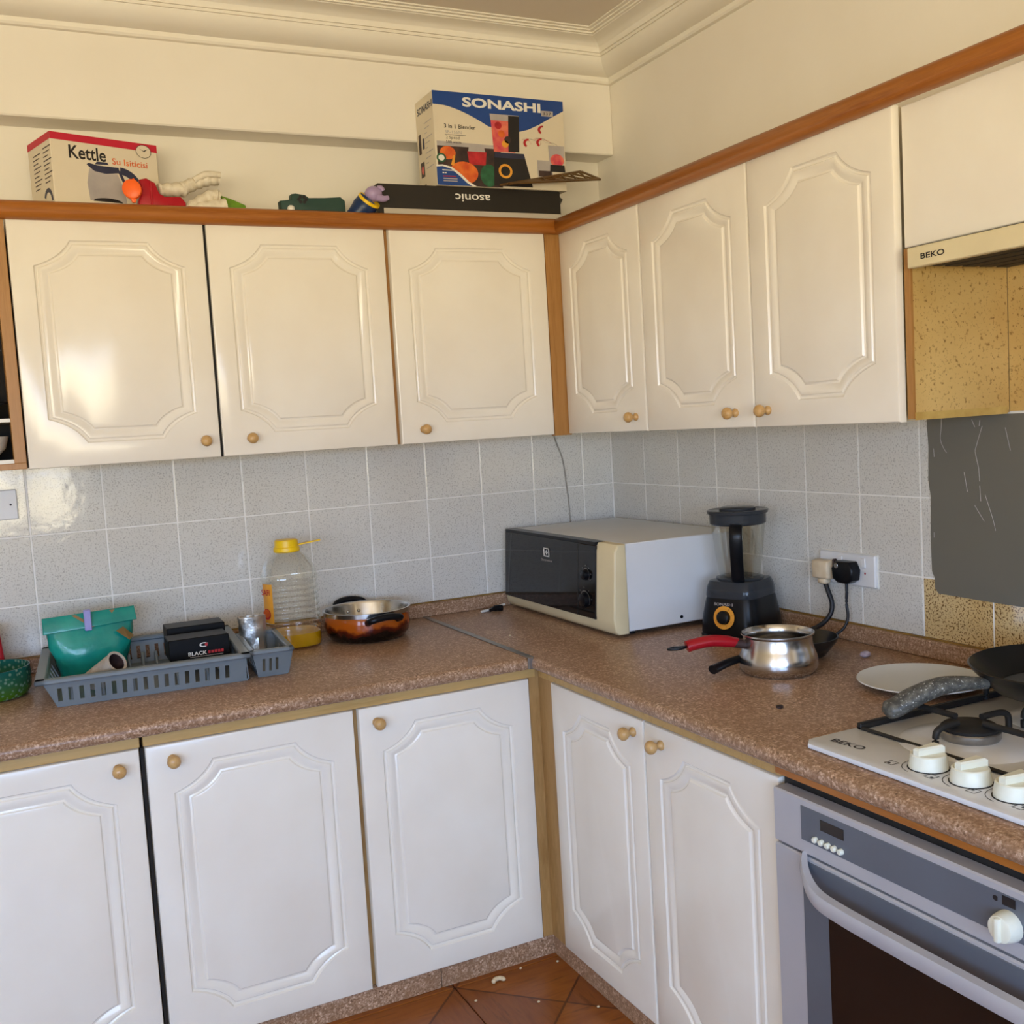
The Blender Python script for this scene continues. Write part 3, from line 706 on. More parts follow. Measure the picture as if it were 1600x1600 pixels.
for dx, dy in ((-.40, -.70), (-.40, -.12), (-.07, -.70), (-.07, -.12)):
    G().lathe([(.014, 0), (.014, MZ0-CT-.0)], (dx, dy, CT), 14).build('foot', 'black_plastic', mw, world=True)
G().lathe([(.005, 0), (.005, .002)], (-.255, MY0, CT+.035), 10, (0, -1, 0)).build('screw', 'black_plastic', mw, world=True)
# cable lying at the microwave's left foot
tag(G().tube(smooth_curve([(-.60, -.10, CT+.006), (-.56, -.088, CT+.007), (-.53, -.06, CT+.007), (-.49, -.05, CT+.01)], 6), .0045, 8).build('cable_end', 'white_plastic', smooth=60), 'short white cable end beside the microwave', 'cable')
g = G().tube(smooth_curve([(-.575, -.118, CT+.010), (-.55, -.105, CT+.012), (-.525, -.105, CT+.010)], 5), [.006]*4+[.010]*7, 8)
tag(g.build('cable_plug', 'black_plastic', smooth=60), 'small black plug lying on the worktop by the microwave', 'plug')

# ------------------------------------------------------------------ jug blender
bl = thing('jug_blender', 'black jug blender with clear jar and orange dial beside the microwave', 'blender', (-.153, -.899, CT), .40)
g = G().lathe([(.106, .004), (.108, .010), (.104, .05), (.095, .095), (.088, .122), (.086, .126)], (0, 0, 0), 40, sq=5, sx=.90, sy=.84)
g.build('motor_base', 'black_plastic', bl, smooth=40)
for sx in (-1, 1):
    for sy in (-1, 1): G().lathe([(.012, 0), (.012, .006)], (sx*.08, sy*.07, 0), 12).build('foot', 'black_matte', bl)
G().lathe([(.092, .106), (.093, .112), (.090, .135), (.082, .152), (.06, .155)], (0, 0, 0), 40, sq=5, sx=.90, sy=.84, cap=False).build('collar', 'smoke_plastic', bl, smooth=40)
DXf = Vector((-.0925, .0, .056))
g = G(); n = 36; ax = Vector((-1, 0, .17)).normalized()
g.lathe([(.019, .0), (.031, .0), (.032, .004), (.020, .005)], DXf+Vector((-.002, 0, 0)), n, ax, cap=False).build('dial_ring', 'print_amber', bl, smooth=30)
g = G().lathe([(.019, 0), (.018, .016), (.015, .018)], DXf, 24, ax).build('dial', 'black_plastic', bl, smooth=40)
for q in range(6):
    a = .4+q*.75; u = Vector((0, 1, 0)); v = ax.cross(u)
    c_ = DXf+ax*.0045+.026*(math.cos(a)*u+math.sin(a)*v)
    G().ball(c_, .0024, 8).build('dial_mark', 'print_black', bl)
text('lettering', 'SONASHI', 'print_grey', bl, (-.0895, .034, .088), (0, -1, 0), (.2, 0, 1), .0075, .058, .01)
jar = [(.055, .152), (.058, .165), (.066, .22), (.072, .28), (.076, .318), (.0745, .318), (.0705, .28), (.0645, .22), (.0565, .167), (.05, .158)]
G().lathe(jar, (0, 0, 0), 40, cap=False).build('jar', 'jar_plastic', bl, smooth=50)
G().lathe([(.066, .152), (.066, .158), (.05, .162), (.01, .162)], (0, 0, 0), 36).build('jar_foot', 'smoke_plastic', bl, smooth=40)
G().lathe([(.073, .306), (.078, .310), (.0785, .336), (.084, .338), (.085, .346), (.080, .348), (.066, .344), (.052, .344)], (0, 0, 0), 44).build('lid', 'smoke_plastic', bl, smooth=40)
G().lathe([(.05, .343), (.05, .352), (.044, .355), (.01, .356)], (0, 0, 0), 32).build('lid_cap', 'smoke_plastic', bl, smooth=40)
hd = Vector((-.90, -.43, 0)).normalized()
pts = smooth_curve([hd*.080+Vector((0, 0, .308)), hd*.104+Vector((0, 0, .306)), hd*.118+Vector((0, 0, .285)), hd*.112+Vector((0, 0, .23)), hd*.092+Vector((0, 0, .168)), hd*.066+Vector((0, 0, .160))], 6)
g = G(); sd = Vector((-hd.y, hd.x, 0)); rr = []
for i, p in enumerate(pts):
    t_ = (pts[min(i+1, len(pts)-1)]-pts[max(i-1, 0)]).normalized(); nn = sd.cross(t_).normalized()
    rr.append([g.bm.verts.new(p+a*.017*sd+b*.006*nn) for a, b in ((-1, -.6), (-.8, -1), (.8, -1), (1, -.6), (1, .6), (.8, 1), (-.8, 1), (-1, .6))])
for a, b in zip(rr, rr[1:]):
    for i in range(8): g.bm.faces.new((a[i], a[(i+1) % 8], b[(i+1) % 8], b[i]))
g.bm.faces.new(rr[0]); g.bm.faces.new(rr[-1]); bmesh.ops.recalc_face_normals(g.bm, faces=g.bm.faces)
g.build('jar_handle', 'black_plastic', bl, smooth=45)

# ------------------------------------------------------------------ saucepan, small pan, plate, frying pan
sp_ = thing('saucepan', 'small steel saucepan with red handle in front of the blender', 'saucepan', (-.378, -1.318, CT))
G().lathe([(.074, 0), (.084, .004), (.0905, .014), (.0925, .026), (.090, .042), (.0845, .058), (.081, .070), (.080, .088), (.0855, .0935), (.0855, .0965), (.0825, .0965), (.077, .088), (.078, .07), (.082, .056), (.088, .04), (.088, .02), (.08, .006), (.005, .005)], n=56).build('vessel', 'steel', sp_, smooth=40)
hv = Vector((-.94, .34, 0)); o_ = hv*.079
pts = smooth_curve([o_+Vector((0, 0, .072)), o_+hv*.03+Vector((0, 0, .080)), o_+hv*.08+Vector((0, 0, .087)), o_+hv*.125+Vector((0, 0, .082)), o_+hv*.142+Vector((0, 0, .078))], 6)
G().tube(pts, [.008+.006*min(1, i/8) for i in range(len(pts))], 12, 1.2).build('handle', 'red_plastic', sp_, smooth=60)
G().tube([o_-hv*.004+Vector((0, 0, .070)), o_+hv*.014+Vector((0, 0, .0755)), o_+hv*.032+Vector((0, 0, .0805))], [.0095, .0115, .0122], 12, 1.2).build('burnt_ferrule', 'print_brown', sp_, smooth=60)
G().tube(smooth_curve([pts[-1], pts[-1]+hv*.025+Vector((0, .010, -.002)), pts[-1]+hv*.045+Vector((0, 0, -.003)), pts[-1]+hv*.025+Vector((0, -.010, -.002)), pts[-1]]), .003, 6).build('hanging_loop', 'black_plastic', sp_, smooth=60)
p2 = thing('small_frying_pan', 'small black pan tucked behind the steel saucepan', 'pan', (-.235, -1.225, CT))
G().lathe([(.055, 0), (.065, .004), (.095, .040), (.098, .050), (.095, .051), (.09, .042), (.06, .008), (.005, .006)], n=48).build('vessel', 'pan_black', p2, smooth=40)
hv2 = Vector((-.80, -.14, 0)).normalized()
pts = smooth_curve([hv2*.088+Vector((0, 0, .036)), hv2*.15+Vector((0, 0, .034)), hv2*.25+Vector((0, 0, .030)), hv2*.31+Vector((0, 0, .022))], 6)
G().tube(pts, [.007+.004*i/len(pts) for i in range(len(pts))], 10, 1.3).build('handle', 'black_plastic', p2, smooth=60)
pl = tag(G().lathe([(.07, 0), (.08, .003), (.125, .016), (.134, .019), (.133, .0215), (.12, .017), (.08, .007), (.004, .006)], n=56).build('plate', 'plate_white', smooth=50), 'white plate on the worktop between saucepan and hob', 'plate')
pl.location = (-.238, -1.618, CT)
fp = thing('frying_pan', 'black frying pan with speckled grey handle on the rear hob burner', 'pan', (-.215, -1.965, TZ+.0065))
G().lathe([(.125, 0), (.14, .004), (.176, .040), (.185, .052), (.182, .054), (.172, .042), (.136, .008), (.005, .006)], n=64).build('vessel', 'pan_black', fp, smooth=40)
G().lathe([(.13, .008), (.005, .0085)], n=48).build('base_coating', 'oven_dark', fp)
hv3 = Vector((-.93, .37, 0)).normalized()
pts = smooth_curve([hv3*.172+Vector((0, 0, .030)), hv3*.215+Vector((0, 0, .034)), hv3*.262+Vector((0, 0, .032)), hv3*.312+Vector((0, 0, .016)), hv3*.350+Vector((0, 0, -.002)), hv3*.372+Vector((0, 0, -.006))], 6)
nn_ = len(pts)
G().tube(pts, [.010+.008*math.sin(PI*min(1, i/(nn_-1))*.75) if i < nn_-3 else .012-.003*(i-nn_+3) for i in range(nn_)], 12, 1.35).build('handle', 'stone_handle', fp, smooth=60)
for s_ in (-1, 1): G().ball(hv3*.164+Vector((-hv3.y, hv3.x, 0))*.016*s_+Vector((0, 0, .036)), .0055, 10).build('rivet', 'steel', fp, smooth=60)
# ------------------------------------------------------------------ sockets, plugs, cables
so = thing('double_socket', 'white double wall socket behind the two plugs', 'socket', (-.008, -1.175, 1.04))
G().box((-.012, -.1, -.042), (0, .1, .042), .003).build('plate', 'socket_white', so)
G().box((-.003, -.1025, -.0445), (.0, .1025, .0440), .001).build('surround', 'white_plastic', so)
for y in (.02, -.062):
    G().box((-.016, y-.008, .008), (-.012, y+.008, .034), .002).build('switch', 'socket_white', so)
flat('mark', ell(0, 0, .003, .003, 10), 'red_plastic', so, (-.0122, -.066, -.006), (0, -1, 0), (0, 0, 1))
pg = thing('adaptor_plug', 'grubby cream plug in the left half of the double socket', 'plug', (-.020, -1.108, 1.03))
G().box((-.034, -.030, -.020), (0, .030, .030), .006, 2).build('plug_body', 'ivory_plug', pg, smooth=45)
G().box((-.030, -.016, -.034), (-.006, .014, -.018), .004).build('cord_grip', 'ivory_plug', pg, smooth=45)
G().box((-.014, -.034, -.018), (0, -.028, .034), .002).build('burn_mark', 'print_brown', pg)
cps = smooth_curve([(-.036, -1.110, 1.000), (-.036, -1.122, .975), (-.036, -1.134, .945), (-.045, -1.135, .915), (-.065, -1.115, .885), (-.09, -1.075, .862)], 8)
G().tube([Vector(p)-Vector(pg.location) for p in cps], .0065, 8).build('cord', 'cable', pg, smooth=60)
pg2 = thing('black_plug', 'black plug in the right half of the double socket', 'plug', (-.020, -1.19, 1.03))
G().prism([(-.034, -.034, -.014), (-.034, -.038, .012), (-.034, -.026, .034), (-.034, .024, .034), (-.034, .038, .014), (-.034, .034, -.014), (-.034, .016, -.024), (-.034, -.016, -.024)], (.034, 0, 0), .006, 2).build('plug_body', 'black_plastic', pg2, smooth=45)
G().lathe([(.007, 0), (.006, .0015)], (-.034, .018, .022), 14, (-1, 0, 0)).build('screw', 'alu', pg2)
cps = smooth_curve([(-.036, -1.19, 1.008), (-.036, -1.19, .985), (-.036, -1.188, .95), (-.040, -1.195, .915), (-.055, -1.19, .885), (-.085, -1.165, .858)], 8)
G().tube([Vector(p)-Vector(pg2.location) for p in cps], .004, 8).build('cord', 'cable', pg2, smooth=60)
so2 = thing('single_socket', 'white wall switch plate at the left edge under the open shelf', 'socket', (-2.02, -.008, 1.33))
G().box((-.064, -.012, -.042), (.064, 0, .042), .003).build('plate', 'socket_white', so2)
G().box((-.02, -.016, -.014), (.0, -.012, .014), .002).build('switch', 'socket_white', so2)
G().lathe([(.003, 0), (.003, .001)], (.046, -.012, 0), 10, (0, -1, 0)).build('screw', 'print_black', so2)
tag(G().tube(smooth_curve([(-.244, -.0105, 1.43), (-.232, -.0105, 1.39), (-.212, -.0105, 1.335), (-.202, -.0105, 1.25), (-.196, -.0105, 1.17), (-.192, -.0105, 1.06)], 6), .0022, 6).build('wall_cable', 'dusty_cable', smooth=60), 'thin dusty cable hanging down the tiles behind the microwave', 'cable')
# clear film on the tiles beside the cooker
fl = thing('splash_film', 'grey plastic splash film stuck on the tiles behind the hob', 'splash film', (-.009, -1.9, 1.0))
fo = [(-1.443, 1.43), (-1.447, 1.36), (-1.444, 1.28), (-1.450, 1.24), (-1.447, 1.15), (-1.448, 1.06), (-1.456, 1.045), (-1.456, 1.02), (-1.466, 1.008), (-1.62, 1.006), (-1.9, 1.004), (-2.4, 1.004), (-2.4, 1.43)]
G().prism([(-.0092, y, z) for y, z in fo], (-.0008, 0, 0)).build('sheet', 'wall_film', fl, world=True)
for pts_ in ([(-1.487, 1.425), (-1.486, 1.405), (-1.483, 1.375), (-1.494, 1.352), (-1.500, 1.345)], [(-1.462, 1.355), (-1.463, 1.335)], [(-1.572, 1.42), (-1.580, 1.403)], [(-1.594, 1.418), (-1.592, 1.405)],
             [(-1.600, 1.405), (-1.583, 1.36), (-1.580, 1.345), (-1.588, 1.31), (-1.590, 1.28)], [(-1.590, 1.27), (-1.592, 1.235)], [(-1.548, 1.30), (-1.556, 1.255)], [(-1.575, 1.225), (-1.600, 1.19)], [(-1.457, 1.155), (-1.457, 1.142)],
             [(-1.604, 1.25), (-1.622, 1.20), (-1.63, 1.17)], [(-1.66, 1.40), (-1.672, 1.35)]):
    G().tube(smooth_curve([(-.0101, y_, z_) for y_, z_ in pts_], 3), .0006, 4).build('crease', 'print_grey', fl, world=True)
# grease spots on the wall in the hood bay, crumbs and a scrap
for i, (x, y, s_, mt, lb) in enumerate([(-.127, -1.342, .012, 'scrap', 'crumpled pale scrap on the worktop in front of the socket'), (-.579, -1.557, .009, 'print_brown', 'dark brown crumb on the worktop near the hob corner'),
                                    (-.690, -.50, .004, 'crumb_white', 'tiny pale crumb on the worktop by the metal joint strip')]):
    o = G().ball((0, 0, 0), s_, 10, (1.3, .9, .35 if i == 1 else .7)).build('crumb', mt, smooth=40); o.location = (x, y, CT+s_*(.33 if i == 1 else .66)); o.rotation_euler = (0, 0, i*.7)
    tag(o, lb, 'crumb')
nut = tag(G().tube(smooth_curve([(-.018, 0, .005), (-.006, .009, .006), (.008, .008, .006), (.016, -.004, .005)], 4), [.003]+[.006]*10+[.005, .003], 8).build('nut_piece', 'crumb_white', smooth=60), 'curved pale nut lying on the floor tiles', 'nut')
nut.location = (-.93, -.81, .001)
for x, y, lb_ in ((-.85, -.778, 'tiny pale crumb on the floor close to the back plinth'), (-.748, -.80, 'tiny pale crumb deepest in the inner floor corner'),
                  (-.768, -1.05, 'tiny pale crumb on the floor beside the right plinth'), (-1.02, -.86, 'tiny pale crumb on the floor tile joint left of the nut'), (-.885, -.95, 'tiny pale crumb lying out on the open floor tiles')):
    o = G().ball((0, 0, 0), .0035, 8, (1.2, 1, .7)).build('floor_crumb', 'crumb_white'); o.location = (x, y, .0025)
    tag(o, lb_, 'crumb', 'crumbs on the floor')

# ------------------------------------------------------------------ drying rack and what is in it
rk = thing('drying_rack', 'grey plastic dish drying rack on the worktop', 'dish rack', (-1.664, -.30, CT), -.075)
def frame(z, x0, x1, y0, y1, t_, hh, g):
    g.box((x0, y0, z), (x1, y0+t_, z+hh), .003); g.box((x0, y1-t_, z), (x1, y1, z+hh), .003)
    g.box((x0, y0, z), (x0+t_, y1, z+hh), .003); g.box((x1-t_, y0, z), (x1, y1, z+hh), .003)
RX0, RX1, RY0, RY1, RH = -.285, .225, -.255, .215, .078
g = G(); frame(RH-.012, RX0, RX1, RY0, RY1, .026, .012, g); g.build('rim', 'grey_plastic', rk)
def slatwall(name, p0, p1, q0, q1, n_, end=.06, top=.012):
    """tapered wall with open vertical slots: bottom edge p0-p1, top edge q0-q1"""
    p0, p1, q0, q1 = map(Vector, (p0, p1, q0, q1)); g = G()
    th = (p1-p0).cross(q0-p0).normalized()*.003
    def quad(u0, u1, v0, v1):
        def f(u, v):
            t_ = q0.lerp(q1, u); d_ = p1-p0
            k_ = min(1, max(0, (t_-p0).dot(d_)/d_.length_squared))
            return (p0+d_*k_).lerp(t_, v)
        g.prism([f(u0, v0), f(u1, v0), f(u1, v1), f(u0, v1)], th)
    V0, V1 = .20, .76
    quad(0, 1, 0, V0); quad(0, 1, V1, 1); quad(0, end, V0, V1); quad(1-end, 1, V0, V1)
    u = end; step = (1-2*end)/n_
    for k in range(n_-1): quad(end+step*(k+.42), end+step*(k+1), V0, V1)
    quad(1-end-step*.58, 1-end, V0, V1)
    return g.build(name, 'grey_plastic', rk)
bx0, bx1, by0, by1 = RX0+.045, RX1-.008, RY0+.040, RY1-.03
slatwall('front_wall', (bx0, by0, .004), (bx1, by0, .004), (RX0+.02, RY0+.016, RH-.011), (RX1-.012, RY0+.016, RH-.011), 17)
slatwall('back_wall', (bx0, by1, .004), (bx1, by1, .004), (RX0+.02, RY1-.014, RH-.011), (RX1-.012, RY1-.014, RH-.011), 17)
slatwall('end_wall', (bx0, by0, .004), (bx0, by1, .004), (RX0+.018, RY0+.016, RH-.011), (RX0+.018, RY1-.014, RH-.011), 5, .2)
slatwall('end_wall', (bx1, by0, .004), (bx1, by1, .004), (RX1-.014, RY0+.016, RH-.011), (RX1-.014, RY1-.014, RH-.011), 5, .2)
G().box((bx0, by0, 0), (bx1, by1, .006), .001).build('base_tray', 'grey_plastic', rk)
for k in range(12):
    x = bx0+.035+k*.036
    G().tube(smooth_curve([(x, by0+.005, .008), (x, by0+.03, .046), (x, by0+.055, .030), (x, by1-.12, .012), (x, by1-.05, .040), (x, by1-.01, .010)], 3), .004, 6).build('plate_divider', 'grey_plastic', rk, smooth=60)
# cutlery pot at the right end
g = G(); RYC = RY1-.165
frame(RH-.010, RX1-.004, RX1+.112, RY0+.012, RYC, .016, .012, g); g.build('cutlery_rim', 'grey_plastic', rk)
cx0, cx1 = RX1+.020, RX1+.098
slatwall('cutlery_wall', (cx0, RY0+.055, .004), (cx1, RY0+.055, .004), (RX1+.006, RY0+.026, RH-.009), (RX1+.107, RY0+.026, RH-.009), 3, .25)
slatwall('cutlery_wall', (cx0, RYC-.034, .004), (cx1, RYC-.034, .004), (RX1+.006, RYC-.014, RH-.009), (RX1+.107, RYC-.014, RH-.009), 3, .25)
for xa, xb in ((cx0, RX1+.006), (cx1, RX1+.107)):
    slatwall('cutlery_wall', (xa, RY0+.055, .004), (xa, RYC-.034, .004), (xb, RY0+.026, RH-.009), (xb, RYC-.014, RH-.009), 4, .15)
G().box((cx0, RY0+.055, 0), (cx1, RYC-.034, .006), .001).build('cutlery_tray', 'grey_plastic', rk)
# teal pouch
po = thing('food_pouch', 'shiny teal foil pouch folded over at the top, standing in the rack', 'pouch', (-1.812, -.205, CT+.046), .05)
g = G(); rows_ = []
prof_ = [(-.03, .082, .026), (0, .090, .036), (.02, .097, .040), (.05, .104, .036), (.08, .109, .026), (.105, .112, .014), (.128, .114, .006)]
for h, hw, hd_ in prof_:
    ring = []
    for k in range(24):
        a = 2*PI*k/24; ca, sa = math.cos(a), math.sin(a); e = 1.5
        x = hw*math.copysign(abs(ca)**(2/3.2), ca); y = hd_*math.copysign(abs(sa)**(2/2.2), sa)
        ring.append(g.bm.verts.new((x+.004*math.sin(h*90+k), y+.0055*math.sin(k*1.7+h*120)*(h < .1), h)))
    rows_.append(ring)
for a, b in zip(rows_, rows_[1:]):
    for i in range(24): g.bm.faces.new((a[i], a[(i+1) % 24], b[(i+1) % 24], b[i]))
g.bm.faces.new(rows_[0][::-1]); g.bm.faces.new(rows_[-1]); g.build('bag', 'pouch_teal', po, smooth=60)
g = G(); g.prism([(-.119, -.024, .092), (-.1175, -.010, .134), (.1175, -.010, .139), (.120, -.024, .102)], (0, .010, 0), .003, 2); g.build('folded_flap', 'pouch_teal', po, smooth=50)
fu = (.0, .014, .042); fr = (1, 0, .03)
flat('stripe', [(-.045, .044), (-.034, .044), (.012, .006), (.002, .004)], 'pouch_gold', po, (0, -.0245, .093), fr, fu)
flat('stripe', [(.052, .043), (.066, .043), (.058, .034)], 'pouch_gold', po, (0, -.0245, .093), fr, fu)
g = G(); g.prism([(.060, -.046, .082), (.080, -.040, .090), (.108, -.022, .060), (.095, -.032, .050)], (0, -.0015, 0)); g.build('stripe', 'pouch_gold', po)
cl = thing('clip', 'lilac plastic bag clip holding the teal pouch shut', 'clip', (-1.817, -.220, CT+.136))
G().box((-.009, -.018, 0), (.009, -.011, .056), .002).build('clip_arm', 'lilac_plastic', cl)
G().box((-.009, -.009, 0), (.009, -.002, .056), .002).build('clip_arm', 'lilac_plastic', cl)
G().box((-.0095, -.016, .028), (.0095, -.004, .036), .001).build('clip_spring', 'alu', cl)
# cardboard tube
tu = thing('cardboard_tube', 'stubby grey cardboard tube lying in the drying rack', 'tube', (-1.80, -.44, CT+.062))
td = Vector((.45, -.55, .42)).normalized()
G().lathe([(.026, -.055), (.027, .045), (.0285, .05), (.0225, .05), (.021, -.055)], (0, 0, 0), 28, td, cap=False).build('tube_wall', 'tube_card', tu, smooth=50)
G().lathe([(.0222, .047), (.0216, .02), (.0212, -.02), (.001, -.021)], (0, 0, 0), 24, td, cap=False).build('core_shade', 'print_brown', tu, smooth=40)  # brown core puts the shade of the hollow into its colour
# two black cartons
for i, (x, y, z, rx, lb) in enumerate([(-1.560, -.385, CT+.054, 0, 'black carton with white lettering at the front of the drying rack'), (-1.545, -.255, CT+.054, 0, 'black carton lying behind the lettered one in the rack')]):
    bc = thing('black_carton', lb, 'carton', (x, y, z), -.02)
    hh = .055 if i == 0 else .066
    G().box((-.078, -.028, 0), (.078, .060, hh), .002).build('carton', 'carton_gloss', bc)
    fy = -.0282
    if i == 0:
        text('lettering', 'BLACK', 'print_white', bc, (-.030, fy, .008), (1, 0, 0), (0, 0, 1), .0095, .048, .02)
        for q_ in range(5): flat('printed_mark', [(.021+.0085*q_, .009), (.0275+.0085*q_, .009), (.0275+.0085*q_, .0165), (.021+.0085*q_, .0165)], 'print_red', bc, (0, fy, 0), (1, 0, 0), (0, 0, 1))
        flat('printed_mark', [(-.026, .003), (.060, .003), (.060, .0045), (-.026, .0045)], 'print_grey', bc, (0, fy, 0), (1, 0, 0), (0, 0, 1))
    ea = ell(0, 0, .012, .006, 16, .4, 5.2)
    flat('emblem', ea+[(x_*.7, y_*.62) for x_, y_ in ea[::-1]], 'print_white', bc, (.012, fy, .034), (1, 0, 0), (0, 0, 1))
    flat('emblem', ell(.006, 0, .004, .005, 10), 'print_red', bc, (.012, fy-.0002, .034), (1, 0, 0), (0, 0, 1))
fo_ = thing('foil_packet', 'crumpled silver foil packet standing in the cutlery holder', 'packet', (-1.400, -.325, CT+.012))
fo_.rotation_euler = (0, 0, -.05)
g = G(); rr = []
for j in range(9):
    h = j*.0150; ring = []
    for k in range(20):
        a = 2*PI*k/20; r = .034+.004*j/8
        ring.append(g.bm.verts.new(((r+random.uniform(-.003, .003))*math.cos(a), (.022+random.uniform(-.003, .003)+.004*(j/8))*math.sin(a), h)))
    rr.append(ring)
for a, b in zip(rr, rr[1:]):
    for i in range(20): g.bm.faces.new((a[i], a[(i+1) % 20], b[(i+1) % 20], b[i]))
g.bm.faces.new(rr[0][::-1]); g.build('wrap', 'foil', fo_, smooth=25)
G().lathe([(.034, .119), (.0365, .1205), (.0375, .118)], (0, 0, 0), 20, sy=.68, cap=False).build('rim', 'tube_card', fo_)
# green dotted bowl and red packet at the left edge
db = thing('dotted_bowl', 'green dimpled glass bowl at the left edge of the worktop', 'bowl', (-2.068, -.262, CT))
G().lathe([(.06, 0), (.09, .004), (.100, .02), (.102, .05), (.100, .078), (.098, .078), (.098, .05), (.094, .022), (.05, .008)], n=48, cap=True).build('vessel', 'dotted_glass', db, smooth=50)
rp_ = tag(G().prism([(-.06, -.02, 0), (.040, -.02, 0), (.034, -.02, .05), (.026, -.02, .16), (-.06, -.02, .17)], (0, .05, 0), .006, 2).build('red_packet', 'red_plastic', smooth=50), 'red packet standing behind the green bowl at the left edge', 'packet')
rp_.location = (-2.06, -.11, CT)

# ------------------------------------------------------------------ oil bottle and amber pot
ob = thing('oil_bottle', 'large clear plastic oil bottle with yellow cap, nearly empty', 'bottle', (-1.251, -.175, CT))
body = [(.060, 0), (.074, .004), (.080, .012), (.080, .05)]
for k in range(8):
    z = .062+k*.017; body += [(.0805, z), (.0800, z+.004), (.0755, z+.009), (.0755, z+.012)]
body += [(.080, .202), (.079, .215), (.070, .245), (.052, .272), (.034, .287), (.031, .292)]
inner = [(r-.0016, h+(.002 if i == 0 else 0)) for i, (r, h) in enumerate(body)]
G().lathe(body, n=48, cap=False, sq=3).build('bottle_wall', 'clear_plastic', ob, smooth=60)
G().lathe([(.055, .004), (.0745, .008), (.077, .02), (.077, .046), (.01, .0465)], n=40, sq=3).build('oil', 'oil', ob, smooth=50)
G().lathe([(.036, .284), (.039, .288), (.038, .298), (.035, .300), (.034, .318), (.031, .321)], n=32).build('cap', 'yellow_plastic', ob, smooth=40)
G().prism([(.030, -.010, .300), (.098, -.022, .309), (.100, -.010, .309), (.032, .012, .300)], (0, 0, .004), .001).build('cap_tab', 'yellow_plastic', ob)
g = G(); L0, L1 = 3.30, 3.90; n_ = 8
for k in range(n_):
    a, b = L0+(L1-L0)*k/n_, L0+(L1-L0)*(k+1)/n_
    def rsq(t_): return .0825*(abs(math.cos(t_))**3+abs(math.sin(t_))**3)**(-1/3)
    g.poly([(rsq(a)*math.cos(a), rsq(a)*math.sin(a), .085), (rsq(b)*math.cos(b), rsq(b)*math.sin(b), .085), (rsq(b)*math.cos(b), rsq(b)*math.sin(b), .20), (rsq(a)*math.cos(a), rsq(a)*math.sin(a), .20)])
lb = g.build('label_sticker', 'print_amber', ob)
am = (L0+L1)/2; ln = Vector((math.cos(am), math.sin(am), 0)); lr = Vector((-ln.y, ln.x, 0))
lo = ln*(rsq(am)+.0015)
text('lettering', 'SAFI', 'print_red', lb, lo-lr*.018+Vector((0, 0, .168)), lr, (0, 0, 1), .016, .036, .02)
flat('emblem', ell(0, 0, .017, .016, 16), 'print_red', lb, lo+Vector((0, 0, .112)), lr, (0, 0, 1))
flat('emblem', ell(0, 0, .013, .012, 16), 'print_orange', lb, lo+Vector((0, 0, .114)), lr, (0, 0, 1), .0008)

ap = thing('cooking_pot', 'amber brown pot with black handles and steel rim beside the oil bottle', 'pot', (-1.028, -.205, CT))
G().lathe([(.095, 0), (.112, .004), (.126, .022), (.130, .045), (.128, .072), (.126, .078)], n=60, cap=False).build('vessel', 'amber_glass', ap, smooth=40)
G().lathe([(.096, .0005), (.002, .0006)], n=48, cap=False).build('pot_base', 'pan_black', ap)
G().lathe([(.126, .077), (.133, .079), (.134, .092), (.131, .093), (.126, .091), (.123, .084), (.118, .04), (.11, .016), (.10, .0145), (.004, .014)], n=60, cap=False).build('steel_lining', 'steel', ap, smooth=40)
for a in (1.62, 4.78):
    d_ = Vector((math.cos(a), math.sin(a), 0)); s_ = Vector((-d_.y, d_.x, 0)); zr = .016 if a < 2 else 0
    pts = smooth_curve([d_*.122+s_*.048+Vector((0, 0, .066)), d_*.150+s_*.044+Vector((0, 0, .076+zr*.8)), d_*.156+Vector((0, 0, .082+zr)), d_*.150-s_*.044+Vector((0, 0, .076+zr*.8)), d_*.122-s_*.048+Vector((0, 0, .066))], 6)
    G().tube(pts, .010, 10).build('handle', 'black_plastic', ap, smooth=60)
    for q in (-.012, .012): G().ball(d_*.120+s_*q*1.5+Vector((0, 0, .064)), .006, 10).build('rivet', 'steel', ap, smooth=60)

# ------------------------------------------------------------------ on top of the wall cabinets
SH = UT+.005
bx = thing('slim_carton', 'long flat black carton lying on the cabinets, its white lettering upside down', 'carton', (-.60, -.196, SH))
H_ = 2.203-SH
G().box((-.316, -.052, 0), (.302, .10, H_), .002).build('carton', 'card_black', bx)
G().box((-.300, -.0528, 0), (.303, .098, .058), .001).build('bottom_edge', 'card_grey', bx)
text('lettering', 'asonic', 'print_white', bx, (.052, -.0524, .108), (-1, 0, 0), (0, 0, -1), .024, .118, .01)
g = G(); g.prism([(.302, -.030, H_-.004), (.346, .010, H_-.010), (.318, -.010, H_-.042), (.302, -.030, H_-.05)], (0, .003, 0)); g.build('flap', 'card_black', bx)
sb = thing('appliance_carton', 'large printed blender carton standing on the flat black box', 'carton', (-.500, -.183, 2.204))
SW, SD0, SD1, SHh = .225, -.072, .070, .280
G().box((-SW, SD0, 0), (SW, SD1, SHh), .0015).build('carton', 'card_white', sb)
O = (-SW, SD0, 0); rx_, uz = (1, 0, 0), (0, 0, 1); W2 = 2*SW
wave = [(0, SHh), (0, .240)]+[(.02+.36*W2*t/10, .240-.055*(t/10)**1.6) for t in range(1, 11)]
wave += [(.26, .177), (.29, .176), (.32, .184), (.36, .202), (.40, .224), (W2, .250), (W2, SHh)]
flat('printed_header', wave, 'print_blue', sb, O, rx_, uz)
text('lettering', 'SONASHI', 'print_white', sb, (-.127, SD0, .240), rx_, uz, .026, .270, .035, lift=.0009)
